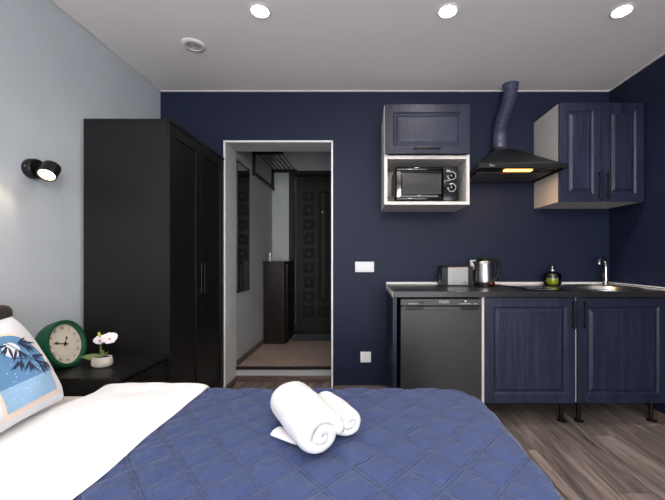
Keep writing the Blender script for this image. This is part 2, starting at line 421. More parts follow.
# shoe cabinet with rounded front corner
hc = thing('hall_cabinet', 'tall dark brown shoe cabinet with overhanging top in the hallway', 'cabinet', (-1.0, 4.02, HF))
def rounded(bm, x0, x1, y0, y1, z0, z1, r):
    pts = [(x0, y0)] + [(x1-r+r*math.cos(t), y0+r-r*math.sin(t)) for t in [PI/2 - PI/2*i/8 for i in range(9)]] + [(x1, y1), (x0, y1)]
    a = [bm.verts.new((x, y, z0)) for x, y in pts]; b = [bm.verts.new((x, y, z1)) for x, y in pts]
    bm.faces.new(a); bm.faces.new(b)
    for i in range(len(pts)): bm.faces.new((a[i], a[(i+1)%len(pts)], b[(i+1)%len(pts)], b[i]))
    return bm
obj('body', rounded(bmesh.new(), DX0+.015, -.872, 3.83, HY-.015, HF, 1.04, .03), 'hall_cabinet', hc, smooth=True)
obj('top', rounded(bmesh.new(), DX0+.015, -.84, 3.80, HY-.015, 1.04, 1.062, .08), 'hall_cabinet', hc, smooth=True)
for i in range(3):
    z0 = HF+.05 + i*.285
    d = obj('flap_door', B(-.872, -.856, 3.86, HY-.02, z0, z0+.28, .002), 'hall_cabinet', hc)
    obj('knob', L([(0,0),(.006,0),(.006,.008),(.011,.012),(.011,.018),(0,.02)], 12, at(-.856, 4.04, z0+.23) @ Matrix.Rotation(PI/2, 4, 'Y')), 'black_metal', d, smooth=True)
sp = thing('spray_bottle', 'small pale tube standing on the dark hallway cabinet', 'bottle', (-1.065, 3.90, 1.062))
obj('tube_body', L([(0,0),(.014,0),(.016,.01),(.016,.06),(.012,.066)], 14, at(-1.065, 3.90, 1.062)), 'pot', sp, smooth=True)
obj('cap', L([(.012,.066),(.012,.092),(.009,.098),(0,.098)], 14, at(-1.065, 3.90, 1.062)), 'white_plastic', sp, smooth=True)

# coat rack
cr = thing('coat_rack', 'black metal wall coat rack with hat rails in the hallway', 'coat rack', (DX0, 3.86, 1.95))
for y in (3.48, 4.21):
    bm = B(DX0, DX0+.028, y, y+.03, 1.95, 2.20); box(bm, DX0, DX0+.315, y, y+.03, 2.163, 2.20)
    obj('bracket', bm, 'black_metal', cr)
for k_ in range(6):
    x = DX0+.045 + k_*.05
    obj('rail', T([(x, 3.50, 2.184), (x, 4.22, 2.184)], .0065, 8), 'black_metal', cr, smooth=True)
hb = obj('hook_bar', B(DX0+.001, DX0+.015, 3.505, 4.215, 1.965, 2.0), 'black_metal', cr)
for k_ in range(6):
    y = 3.56 + k_*.12
    obj('hook', T([(DX0+.012, y, 1.985), (DX0+.035, y, 1.972), (DX0+.05, y, 1.95), (DX0+.05, y, 1.93), (DX0+.04, y, 1.915)], .005, 8), 'black_metal', hb, smooth=True)

# ---------------------------------------------------------------- ceiling lights
def downlight(x, y, label, group='round ceiling downlights'):
    t = thing('downlight', label, 'ceiling light', (x, y, H), group)
    obj('ring', L([(.046, -.0015), (.047, -.0035), (.054, -.004), (.061, -.0015), (.061, 0), (.046, 0)], 36, at(x, y, H)), 'white_plastic', t, smooth=True)
    obj('lamp_disc', L([(0, -.0045), (.0475, -.0035), (.0475, -.0005), (0, -.0005)], 32, at(x, y, H)), 'lamp_lit', t)
    ld = bpy.data.lights.new('downlight_beam', 'SPOT'); ld.energy = LAMP; ld.color = (1, .93, .85); ld.spot_size = math.radians(150); ld.spot_blend = .9; ld.shadow_soft_size = .035
    lo = bpy.data.objects.new('downlight_beam', ld); C.objects.link(lo); lo.parent = t; lo.location = (0, 0, -.02)
downlight(-.571, 1.886, 'lit round downlight in the ceiling on the wardrobe side')
downlight(.471, 1.886, 'lit round downlight in the ceiling out from the microwave cabinet')
downlight(1.436, 1.886, 'lit round downlight in the ceiling out from the double wall cabinet')
for x, wh in ((-.571, 'bed head'), (.471, 'foot of the bed'), (1.436, 'walkway beside the bed')): downlight(x, .25, 'added unseen lit downlight in the ceiling over the ' + wh)  # this row and the next are unseen, added to light the room
for x, wh in ((-.571, 'at the pale wall end'), (.471, 'beside the added pendant'), (1.436, 'at the navy wall end')): downlight(x, -1.2, 'added unseen lit downlight near the window ' + wh)
pn = thing('added_pendant', 'white globe pendant added as unseen fill light near the window', 'added fill lamp', (.25, -.55, 1.93))  # unseen lamp added to brighten the ceiling and the bed
obj('globe', L([(0,-.14)]+[(.14*math.sin(PI*i/16), -.14*math.cos(PI*i/16)) for i in range(1,16)]+[(.03,.137),(0,.137)], 32, at(.25, -.55, 2.07)), 'added_globe_lit', pn, smooth='all')
obj('cord', T([(.25, -.55, 2.20), (.25, -.55, H-.02)], .004, 8), 'cord', pn)
obj('ceiling_rose', L([(0,-.03),(.03,-.028),(.05,0),(0,0)], 24, at(.25, -.55, H)), 'white_plastic', pn, smooth=True)
v = thing('ceiling_vent', 'unlit round speaker-like ceiling vent with fine grille', 'vent', (-1.09, 2.187, H))
obj('ring', L([(.048, -.001), (.048, -.009), (.064, -.008), (.072, -.002), (.072, 0), (.048, 0)], 36, at(-1.09, 2.187, H)), 'white_plastic', v, smooth=True)
bm = L([(0, -.003), (.049, -.003), (.049, -.001), (0, -.001)], 32, at(-1.09, 2.187, H))
obj('grille', bm, 'vent_grey', v)
bm = bmesh.new()
for r in (.012, .022, .032, .042): lathe(bm, [(r-.002, -.003), (r-.002, -.006), (r+.002, -.006), (r+.002, -.003)], 32, at(-1.09, 2.187, H))
obj('grille_ring', bm, 'vent_grey', v)

# ---------------------------------------------------------------- wall sconce
sc = thing('wall_sconce', 'small black wall spotlight switched on above the nightstand', 'wall lamp', (XL, 1.71, 1.53))
RY90 = Matrix.Rotation(PI/2, 4, 'Y')
obj('wall_base', L([(0,0),(.048,0),(.050,.004),(.050,.034),(.046,.040),(0,.040)], 36, at(XL, 1.70, 1.545) @ RY90), 'black_metal', sc, smooth=True)
obj('arm', T([(XL+.035, 1.70, 1.545), (XL+.060, 1.70, 1.543), (XL+.095, 1.70, 1.54)], .010, 10), 'black_metal', sc, smooth=True)
ax = Vector((.18, -.62, -.76)).normalized()
hd = Vector((XL+.100, 1.692, 1.532))
rot = ax.to_track_quat('Z', 'Y').to_matrix().to_4x4()
obj('lamp_head', L([(0,-.050),(.028,-.048),(.036,-.040),(.039,-.025),(.039,.034),(.035,.034),(.033,.026),(0,.026)], 36, Matrix.Translation(hd) @ rot), 'black_metal', sc, smooth=True)
obj('lamp_lens', L([(0,.026),(.032,.026),(.032,.029),(0,.031)], 32, Matrix.Translation(hd) @ rot), 'sconce_lit', sc)
obj('screw', L([(0,0),(.004,0),(.004,.004),(0,.004)], 10, at(XL+.022, 1.652, 1.548) @ Matrix.Rotation(PI/2, 4, 'X')), 'screw', sc)
ld = bpy.data.lights.new('sconce_beam', 'SPOT'); ld.energy = .8; ld.color = (1, .80, .56); ld.spot_size = math.radians(92); ld.spot_blend = .35; ld.shadow_soft_size = .02
lo = bpy.data.objects.new('sconce_beam', ld); C.objects.link(lo); lo.parent = sc
lo.location = hd + ax*.055 - Vector(sc.location); lo.rotation_euler = Vector((-.05, -.65, -.75)).to_track_quat('-Z', 'Y').to_euler()

# ---------------------------------------------------------------- wardrobe
WY0, WY1, WF, WT = 2.00, 2.785, -1.157, 1.92
wd = thing('wardrobe', 'tall black two-door wardrobe against the pale wall', 'wardrobe', (-1.41, 2.40, 0))
obj('side_panel', B(XL+.018, WF, WY0, WY0+.018, 0, WT-.02, .001), 'black_wood', wd)
obj('side_panel', B(XL+.018, WF, WY1-.018, WY1, 0, WT-.02, .001), 'black_wood', wd)
obj('back_panel', B(XL+.018, XL+.024, WY0+.018, WY1-.018, .05, WT-.02), 'black_wood', wd)
obj('bottom_panel', B(XL+.024, WF, WY0+.018, WY1-.018, .05, .068), 'black_wood', wd)
obj('plinth', B(WF-.03, WF-.012, WY0+.018, WY1-.018, 0, .05), 'black_wood', wd)
obj('top_panel', B(XL+.018, WF+.022, WY0-.002, WY1, WT-.02, WT, .002), 'black_wood', wd)
ym = (WY0+WY1)/2
# local frame for doors: local x -> +Y, facing +X
MX = Matrix(((0,-1,0,0),(1,0,0,0),(0,0,1,0),(0,0,0,1)))
for a, b, hy in ((WY0+.003, ym-.0015, ym-.024), (ym+.0015, WY1-.003, ym+.024)):
    bm = rings_panel(bmesh.new(), b-a, WT-.085, [(0, 0), (0, -.018), (.066, -.018), (.066, -.010)])
    d = obj('door', bm, 'black_wood', wd, mtx=at(WF, a, .06) @ MX)
    bm = rings_panel(bmesh.new(), b-a-.15, WT-.085-.15, [(0, -.010), (.003, -.0115), (.006, -.0115)])
    obj('inset_panel', bm, 'black_wood', d, mtx=at(WF, a+.075, .135) @ MX)
    x0 = WF+.018
    bm = B(x0+.016, x0+.024, hy-.016, hy+.016, .85, 1.065, .002)
    for z in (.88, 1.035): box(bm, x0, x0+.018, hy-.006, hy+.006, z-.006, z+.006)
    obj('handle', bm, 'black_metal', d)

# ---------------------------------------------------------------- nightstand and what stands on it
NT = .534
ns = thing('nightstand', 'low black nightstand between the bed and the wardrobe', 'nightstand', (-1.40, 1.80, 0))
NX0, NX1, NY0, NY1 = XL+.018, -1.165, 1.605, 1.992
obj('top', B(NX0, NX1+.022, NY0-.006, NY1+.004, NT-.020, NT, .003), 'black_wood', ns)
bm = B(NX0, NX1, NY0, NY0+.016, 0, NT-.02); obj('side_panel', bm, 'black_wood', ns)
obj('side_panel', B(NX0, NX1, NY1-.016, NY1, 0, NT-.02), 'black_wood', ns)
obj('back_panel', B(NX0, NX0+.006, NY0+.016, NY1-.016, .05, NT-.02), 'black_wood', ns)
obj('bottom_panel', B(NX0+.006, NX1, NY0+.016, NY1-.016, .05, .066), 'black_wood', ns)
for z0, z1 in ((.07, .285), (.29, NT-.032)):
    d = obj('drawer', B(NX1-.006, NX1+.012, NY0+.003, NY1-.003, z0, z1, .0015), 'black_wood', ns)
    ymid = (NY0+NY1)/2; zc = z1-.05
    bm = B(NX1+.03, NX1+.038, ymid-.06, ymid+.06, zc-.006, zc+.006, .002)
    for q in (-.05, .05): box(bm, NX1+.012, NX1+.032, ymid+q-.005, ymid+q+.005, zc-.005, zc+.005)
    obj('handle', bm, 'black_metal', d)

# clock
ck = thing('table_clock', 'round deep green clock with ivory roman numeral dial on the nightstand', 'clock', (-1.57, 1.775, NT))
CR = .122
cm_ = at(-1.617, 1.761, NT+.1035) @ Matrix.Rotation(math.radians(2), 4, 'Z') @ Matrix.Rotation(math.radians(-14), 4, 'Y') @ RY90
# local: z = axis (toward +X), local x -> -Z world, local y -> +Y
obj('case', L([(0,.0),(.070,.0),(.088,.006),(.108,.014),(.118,.035),(CR,.060),(CR,.080),(.122,.089),(.113,.092),(.106,.090),(.104,.083),(.103,.070),(0,.070)], 56, cm_), 'green', ck, smooth=True)
dial = obj('dial', L([(0,.0705),(.1025,.0705),(.1025,.0725),(0,.0725)], 48, cm_), 'ivory', ck)
obj('minute_ring', L([(.0655,.0725),(.0655,.0729),(.0668,.0729),(.0668,.0725)], 48, cm_), 'dial_line', dial)
DL = cm_ @ at(0, 0, .0728) @ Matrix.Rotation(PI/2, 4, 'Z') @ Matrix.Rotation(math.radians(-3), 4, 'Z')   # dial frame: x right, y up
for h, s in enumerate(['XII','I','II','III','IIII','V','VI','VII','VIII','IX','X','XI']):
    t = -h*PI/6
    text('numeral', s, .022, 'print_dark', dial, DL @ Matrix.Rotation(t, 4, 'Z') @ at(0, .082, 0))
def hand(name, ang, ln, tail, w_, zz):
    bm = bmesh.new()
    pts = [(-.0015, -tail), (.0015, -tail), (.0015, ln*.62), (w_, ln*.72), (.0005, ln), (-.0005, ln), (-w_, ln*.72), (-.0015, ln*.62)]
    a = [bm.verts.new((x, y, zz)) for x, y in pts]; b = [bm.verts.new((x, y, zz+.001)) for x, y in pts]
    bm.faces.new(a); bm.faces.new(b)
    for i in range(8): bm.faces.new((a[i], a[(i+1)%8], b[(i+1)%8], b[i]))
    obj(name, bm, 'print_dark', ck, mtx=DL @ Matrix.Rotation(-ang, 4, 'Z'))
hand('minute_hand', math.radians(284), .066, .022, .007, .003); hand('hour_hand', math.radians(28), .042, .016, .006, .0015)
obj('hub', L([(0,.072),(.008,.072),(.008,.078),(0,.079)], 16, cm_), 'print_dark', ck)

# orchid
ox, oy = -1.362, 1.775
orc = thing('potted_orchid', 'small white orchid in a cream pot beside the green clock', 'plant', (ox, oy, NT))
pm = at(ox, oy, NT+.0005) @ Matrix.Diagonal((1.15, .85, 1, 1))
pot = obj('pot', L([(0,0),(.032,0),(.041,.006),(.045,.018),(.044,.034),(.040,.052),(.037,.053),(.036,.046),(0,.046)], 36, pm), 'pot', orc, smooth=True)
obj('soil', L([(0,.0465),(.0355,.0465),(.03,.049),(0,.0505)], 24, pm), 'soil', orc, smooth=True)
def leaf(name, p0, d, ln, wd_, curl, mat, up=Vector((0,0,1)), n=9, m=5):
    d = Vector(d).normalized(); sd = d.cross(up).normalized(); u_ = sd.cross(d)
    bm = bmesh.new()
    def f(s, t):
        w_ = wd_*math.sin(PI*min(1, .08+.92*s)**.75) * (t-.5)*2 if s < 1 else 0
        z = curl*(s - s*s*1.6) + abs(t-.5)*wd_*.5*math.sin(PI*s)
        return Vector(p0) + d*ln*s + sd*w_ + u_*z*ln
    grid_mesh(bm, n, m, f)
    t = bmesh.new(); merge(t, bm.copy()); bmesh.ops.translate(t, verts=t.verts, vec=(0,0,.0012)); bmesh.ops.reverse_faces(t, faces=t.faces); merge(bm, t)
    return obj(name, bm, mat, orc, smooth='all')
b0 = Vector((ox-.006, oy, NT+.048))
leaf('leaf', b0, (-.90, -.25, .10), .095, .017, .12, 'leaf', up=Vector((.35, -.75, .55)))
leaf('leaf', b0+Vector((.004,.004,0)), (-.12, -.1, 1), .062, .009, .1, 'leaf', up=Vector((0,1,0)))
leaf('leaf', b0, (.35, .8, .5), .045, .010, .1, 'leaf')
fl = Vector((ox+.048, oy-.012, NT+.150))
obj('stem', T([b0, b0+Vector((.001,0,.03)), b0+Vector((.002,0,.07)), b0+Vector((.014,-.004,.096)), fl+Vector((0,.008,0))], .0022, 8), 'stem', orc, smooth=True)
obj('stem', T([b0+Vector((.006,0,0)), b0+Vector((.016,0,.02)), b0+Vector((.014,0,.036)), b0+Vector((.004,0,.032)), b0+Vector((0,0,.05))], .0018, 8), 'stem', orc, smooth=True)
def flower(c, nrm, R, phase=0):
    nrm = Vector(nrm).normalized(); rt = nrm.to_track_quat('Z', 'Y').to_matrix().to_4x4()
    f = None
    for i in range(5):
        a = phase + i*2*PI/5; big = 1.0 if i in (1, 4) else .82
        bm = bmesh.new()
        def g(s, t):
            w_ = R*.60*big*math.sin(PI*(.10+.86*s))**.7*(t-.5)*2
            return Vector((w_, R*big*s, .10*R*math.sin(PI*s) - abs(t-.5)*R*.12))
        grid_mesh(bm, 7, 5, g)
        t2 = bm.copy(); bmesh.ops.translate(t2, verts=t2.verts, vec=(0,0,-.0012)); merge(bm, t2)
        p = obj('petal', bm, 'petal', orc, smooth='all', mtx=Matrix.Translation(c) @ rt @ Matrix.Rotation(a, 4, 'Z'))
    obj('flower_lip', L([(0,.008),(.004,.006),(.005,0),(0,-.002)], 10, Matrix.Translation(c) @ rt @ at(0, -.004, .002)), 'petal_core', orc, smooth=True)
flower(fl, (.60, -.78, .15), .036, .1)
flower(fl+Vector((-.048, -.004, -.008)), (.35, -.93, -.1), .029, .5)
for q in ((-.050, -.006, .016), (-.043, -.010, .008)):
    obj('bud', L([(0,0),(.005,.003),(.0065,.009),(.004,.016),(0,.018)], 10, Matrix.Translation(fl+Vector(q))), 'bud', orc, smooth=True)

# ---------------------------------------------------------------- sockets and switches
def plate(name, label, cat, x, z, w_, h_, kind, group=None):
    t = thing(name, label, cat, (x, YB, z-h_/2), group)
    obj('frame', rings_panel(bmesh.new(), w_, h_, [(0, 0), (0, -.006), (.003, -.009), (.011, -.009), (.012, -.007)]), 'white_plastic', t, mtx=at(x-w_/2, YB, z-h_/2))
    if kind == 'switch':
        for s in (-1, 1):
            a = x + (-w_/2+.013 if s < 0 else .004); b = x + (-.004 if s < 0 else w_/2-.013)
            obj('rocker', B(a, b, YB-.013, YB-.006, z-h_/2+.013, z+h_/2-.013, .002), 'white_plastic', t)
    else:
        obj('socket_cup', L([(.023,-.0065),(.023,-.010),(.020,-.010),(.019,.0),(0,.0)], 28, at(x, YB-.001, z) @ Matrix.Rotation(PI/2, 4, 'X') @ Matrix.Diagonal((1,1,-1,1))), 'white_plastic', t, smooth=True)
        for s in (-1, 1): obj('socket_hole', L([(0,0),(.0035,0),(.0035,.002),(0,.002)], 10, at(x+s*.0095, YB-.001, z) @ Matrix.Rotation(PI/2, 4, 'X')), 'black_plastic', t)
        obj('earth_clip', B(x-.003, x+.003, YB-.010, YB-.002, z+.014, z+.020), 'steel', t)
    return t
plate('light_switch', 'white double light switch on the navy wall by the doorway', 'switch', .013, 1.027, .155, .085, 'switch')
plate('wall_socket', 'white wall socket low on the navy wall below the double switch', 'socket', .022, .288, .086, .086, 'socket')
plate('wall_socket', 'white wall socket behind the kettle', 'socket', .915, 1.043, .075, .082, 'socket')
t = thing('wall_socket', 'white wall socket on the pale wall behind the green clock', 'socket', (XL, 1.68, .57))
obj('frame', rings_panel(bmesh.new(), .085, .085, [(0, 0), (0, -.006), (.003, -.009), (.011, -.009), (.012, -.007)]), 'white_plastic', t, mtx=at(XL, 1.635, .585) @ MX)
obj('socket_cup', L([(.023,.006),(.023,.010),(.020,.010),(.019,.001),(0,.001)], 28, at(XL, 1.6775, .6275) @ RY90), 'white_plastic', t, smooth=True)

# ---------------------------------------------------------------- kitchen wall cabinets
def panel_door(root, x0, x1, z0, z1, y, group_mat='navy_oak', fr=.062):
    """framed door with a grooved raised panel, front face at y, 18 mm thick"""
    w_, h_ = x1-x0, z1-z0
    bm = rings_panel(bmesh.new(), w_, h_, [(.002, .018), (0, .016), (0, .002), (.002, 0), (fr-.006, 0), (fr+.005, .007), (fr+.012, .007)])
    d = obj('door', bm, group_mat, root, mtx=at(x0, y, z0))
    f2 = fr+.012
    bm = rings_panel(bmesh.new(), w_-2*f2, h_-2*f2, [(0, .007), (.004, .005), (.020, -.001), (.024, 0)])
    obj('raised_panel', bm, group_mat, d, mtx=at(x0+f2, y, z0+f2))
    return d
def bar_handle(d, x, y, z0, z1, horizontal=False, x1=None):
    bm = bmesh.new()
    if horizontal:
        box(bm, x, x1, y-.030, y-.020, z0-.006, z0+.006, .002)
        for q in (x+.018, x1-.018): box(bm, q-.006, q+.006, y-.024, y, z0-.006, z0+.006)
    else:
        box(bm, x-.006, x+.006, y-.030, y-.020, z0, z1, .002)
        for q in (z0+.018, z1-.018): box(bm, x-.006, x+.006, y-.024, y, q-.006, q+.006)
    return obj('handle', bm, 'black_metal', d)
# microwave cabinet
X0, X1, Z0, Z1, YF = .150, .752, 1.477, 2.178, 2.40
c1 = thing('wall_cabinet', 'wall cabinet with one navy flap door above an open white microwave niche', 'kitchen cabinet', ((X0+X1)/2, 2.6, Z0))
th = .022
obj('side_panel', B(X0, X0+th, YF, YB-.002, Z0, Z1), 'white_board', c1); obj('side_panel', B(X1-th, X1, YF, YB-.002, Z0, Z1), 'white_board', c1)
obj('bottom_panel', B(X0+th, X1-th, YF, YB-.002, Z0, Z0+th), 'white_board', c1); obj('top_panel', B(X0+th, X1-th, YF, YB-.002, Z1-th, Z1), 'white_board', c1)
obj('shelf', B(X0+th, X1-th, YF, YB-.002, 1.800, 1.822), 'white_board', c1); obj('back_panel', B(X0+th, X1-th, YB-.008, YB-.003, Z0+th, Z1-th), 'white_board', c1)
d = panel_door(c1, X0+.004, X1-.002, 1.830, Z1, YF-.019)
bar_handle(d, .352, YF-.019, 1.866, 0, True, .545)
# double wall cabinet
X0, X1, Z0, Z1, YF = 1.402, 2.006, 1.503, 2.208, 2.445
c2 = thing('wall_cabinet', 'double wall cabinet with two tall navy doors and white carcass', 'kitchen cabinet', ((X0+X1)/2, 2.62, Z0))
obj('side_panel', B(X0, X0+.018, YF, YB-.002, Z0, Z1), 'white_board', c2); obj('side_panel', B(X1-.018, X1, YF, YB-.002, Z0, Z1), 'white_board', c2)
obj('bottom_panel', B(X0+.018, X1-.018, YF, YB-.002, Z0, Z0+.018), 'white_board', c2); obj('top_panel', B(X0+.018, X1-.018, YF, YB-.002, Z1-.018, Z1), 'white_board', c2)
obj('back_panel', B(X0+.018, X1-.018, YB-.008, YB-.003, Z0+.018, Z1-.018), 'white_board', c2); obj('shelf', B(X0+.018, X1-.018, YF+.03, YB-.008, 1.85, 1.866), 'white_board', c2)
xm = (X0+X1)/2
d = panel_door(c2, X0, xm-.002, Z0, Z1, YF-.019); bar_handle(d, xm-.022, YF-.019, Z0+.022, Z0+.215)
d = panel_door(c2, xm+.002, X1, Z0, Z1, YF-.019); bar_handle(d, xm+.040, YF-.019, Z0+.022, Z0+.215)

# microwave
mw = thing('microwave', 'black microwave oven with two dial knobs inside the white niche', 'microwave', (.457, 2.6, 1.4995))
mx0, mx1, mz0, mz1, my = .232, .684, 1.510, 1.757, 2.445
obj('housing', B(mx0, mx1, my+.03, 2.765, mz0, mz1, .006), 'black_plastic', mw)
bm = bmesh.new()
for x in (mx0+.04, mx1-.04):
    for y in (my+.06, 2.72): lathe(bm, [(0,0),(.012,0),(.012,.0115),(0,.0115)], 14, at(x, y, 1.4993))
obj('foot', bm, 'black_plastic', mw)
mxp = mx1-.108
bm = rings_panel(bmesh.new(), mxp-mx0, mz1-mz0, [(0, .03), (0, .010), (.012, .002), (.040, 0), (.044, .004)], True)
d = obj('door', bm, 'black_gloss', mw, mtx=at(mx0, my, mz0))
obj('window', B(mx0+.050, mxp-.012, my-.0005, my+.006, mz0+.050, mz1-.055, .002), 'oven_glass', d)
bm = B(mx0+.01, mxp-.004, my-.012, my+.002, mz1-.030, mz1-.008, .005); box(bm, mx0+.01, mxp-.004, my-.012, my+.002, mz0+.006, mz0+.028, .005)
obj('grip', bm, 'black_gloss', d, smooth=True)
text('logo', 'vitek', .013, 'print_light', d, at((mx0+mxp)/2-.0, my-.001, mz0+.040) @ FRONT)
cp = obj('control_panel', B(mxp+.001, mx1, my, my+.03, mz0, mz1, .004), 'black_gloss', mw)
RX90 = Matrix.Rotation(PI/2, 4, 'X')
for zc in (1.692, 1.607):
    xc = mxp+.062
    obj('knob', L([(0,0),(.019,0),(.018,.016),(.014,.019),(0,.019)], 24, at(xc, my, zc) @ RX90), 'black_gloss', cp, smooth=True)
    bm = bmesh.new()
    for i in range(22):
        a = math.radians(-60 + i*14); 
        t = bmesh.new(); box(t, -.0022, .0022, -.001, .0005, .026, .032); merge(bm, t, at(xc, my, zc) @ Matrix.Rotation(a+PI/6, 4, 'Y'))
    obj('dial_marks', bm, 'print_light', cp)
bm = B(mxp+.024, mxp+.05, my-.001, my, 1.728, 1.733); box(bm, mxp+.024, mxp+.042, my-.001, my, 1.720, 1.724); box(bm, mxp+.024, mxp+.048, my-.001, my, 1.655, 1.659)
obj('dial_print', bm, 'print_light', cp)

bx = thing('small_box', 'small dark box tucked beside the microwave in the white niche', 'box', (.200, 2.52, 1.4995))
obj('box_body', B(.175, .226, 2.46, 2.56, 1.4995, 1.535, .003), 'black_plastic', bx); obj('box_lid', B(.174, .227, 2.459, 2.561, 1.535, 1.546, .003), 'black_metal', bx)
# ---------------------------------------------------------------- hood and duct
hx0, hx1, hy0, hz = .795, 1.395, 2.32, 1.715
hd_ = thing('range_hood', 'black pyramid range hood with a lit orange lamp below', 'range hood', (1.095, 2.6, hz))
def frustum(bm, r0, z0, r1, z1):
    a = [bm.verts.new((x, y, z0)) for x, y in ((r0[0], r0[2]), (r0[1], r0[2]), (r0[1], r0[3]), (r0[0], r0[3]))]
    b = [bm.verts.new((x, y, z1)) for x, y in ((r1[0], r1[2]), (r1[1], r1[2]), (r1[1], r1[3]), (r1[0], r1[3]))]
    bm.faces.new(a); bm.faces.new(b)
    for i in range(4): bm.faces.new((a[i], a[(i+1)%4], b[(i+1)%4], b[i]))
    return bm
obj('canopy', frustum(bmesh.new(), (hx0, hx1, hy0+.02, YB-.002), hz+.032, (1.025, 1.165, 2.63, YB-.002), 1.945), 'hood_black', hd_)
bm = bmesh.new()   # rim band, open below
for (a, b, c_, d_) in ((hx0, hx1, hy0+.012, hy0+.024), (hx0, hx1, YB-.014, YB-.002), (hx0, hx0+.012, hy0+.024, YB-.014), (hx1-.012, hx1, hy0+.024, YB-.014)): box(bm, a, b, c_, d_, hz, hz+.032)
obj('rim', bm, 'hood_black', hd_)
fb = obj('front_bar', B(hx0-.004, hx1+.004, hy0-.006, hy0+.012, hz-.002, hz+.034, .003), 'hood_black', hd_)
text('logo', 'Elikor', .016, 'print_light', fb, at(hx0+.085, hy0-.0065, hz+.016) @ FRONT)
up_ = obj('underside', B(hx0+.012, hx1-.012, hy0+.024, YB-.014, hz+.012, hz+.03), 'black_plastic', hd_)
for a, b in ((hx0+.03, 1.092), (1.098, hx1-.03)):
    f = obj('grease_filter', B(a, b, hy0+.15, YB-.03, hz+.004, hz+.012, .002), 'filter', hd_)
    bm = bmesh.new()
    for i in range(9): box(bm, a+.012, b-.012, hy0+.165+i*.032, hy0+.18+i*.032, hz+.001, hz+.0045)
    obj('filter_slots', bm, 'filter', f)
obj('lamp_lens', B(1.0, 1.195, hy0+.070, hy0+.112, hz+.0, hz+.012, .004), 'hood_lit', hd_)
for i in range(4): obj('button', L([(0,0),(.008,0),(.008,.006),(0,.006)], 12, at(1.265+i*.026, hy0+.085, hz+.005)), 'black_gloss', hd_)
obj('outlet_collar', B(1.035, 1.15, 2.66, YB-.004, 1.94, 1.972, .004), 'hood_black', hd_)
ld = bpy.data.lights.new('hood_beam', 'AREA'); ld.shape = 'RECTANGLE'; ld.size = .2; ld.size_y = .05; ld.energy = 1.0; ld.color = (1, .55, .22)
lo = bpy.data.objects.new('hood_beam', ld); C.objects.link(lo); lo.parent = hd_; lo.location = (0, 2.405-2.6, -.006)
dt = thing('ventilation_duct', 'purplish navy corrugated duct rising from the hood to the ceiling', 'duct', (1.093, 2.715, 1.972))
P0, P1, P2, P3 = Vector((1.093, 2.722, 2.07)), Vector((1.093, 2.722, 2.23)), Vector((1.160, 2.69, 2.27)), Vector((1.165, 2.685, 2.44))
pts, rs = [], []
n = 133
for i in range(n):
    t = i/(n-1); p = P0*(1-t)**3 + P1*3*t*(1-t)**2 + P2*3*t*t*(1-t) + P3*t**3
    pts.append(p); rs.append(.0510 + .0050*math.sin(i*2*PI/6))
obj('corrugated_hose', T(pts, rs, 28), 'duct', dt, smooth='all')
obj('lower_sleeve', L([(.050,0),(.054,.0),(.054,.03),(.0555,.034),(.054,.038),(.054,.085),(.0555,.09),(.054,.094),(.054,.112),(.050,.112)], 32, at(1.093, 2.722, 1.972)), 'duct', dt, smooth=True)
obj('ceiling_collar', L([(.051,-.048),(.056,-.046),(.056,-.010),(.061,-.006),(.061,0),(.051,0)], 32, at(1.165, 2.685, H)), 'duct', dt, smooth=True)

# ---------------------------------------------------------------- base units
CT, CB, CYF = .884, .848, 2.188
X0 = .190
BF = 2.222                              # door fronts
def base_cabinet(x0, x1, label, hside):
    c = thing('base_cabinet', label, 'kitchen cabinet', ((x0+x1)/2, 2.5, 0))
    z0 = .15
    bm = B(x0, x0+.016, BF if hside > 0 else BF+.02, YB-.03, z0, CB); obj('side_panel', bm, 'white_board', c); obj('side_panel', B(x1-.016, x1, BF+.02, YB-.03, z0, CB), 'white_board', c)
    obj('bottom_panel', B(x0+.016, x1-.016, BF+.02, YB-.03, z0, z0+.016), 'white_board', c); obj('back_panel', B(x0+.016, x1-.016, YB-.036, YB-.03, z0+.016, CB), 'white_board', c)
    d = panel_door(c, x0+(.018 if hside > 0 else .004), x1-.004, z0, CB-.006, BF, fr=.066)
    hx = x1-.024 if hside > 0 else x0+.045
    bar_handle(d, hx, BF, .640, .822)
    for lx in (x0+.055, x1-.055):
        for ly in (BF+.075, YB-.12):
            bm = L([(0,0),(.026,0),(.027,.006),(.024,.012),(.014,.016),(.0135,.135),(.022,.14),(.022,.15),(0,.15)], 20, at(lx, ly, 0)); box(bm, lx-.02, lx+.02, ly-.03, ly-.02, .004, .016)
            obj('leg', bm, 'black_plastic', c, smooth=True)
base_cabinet(.776, 1.394, 'navy base cabinet standing next to the small fridge', 1)
base_cabinet(1.400, 2.000, 'navy base cabinet below the round sink', -1)
tag(obj('end_panel', B(.196, .222, 2.235, YB-.02, 0, CB, .001), 'navy_oak', base=(.21, 2.5, 0)), 'narrow navy end panel holding up the worktop beside the fridge', 'panel')
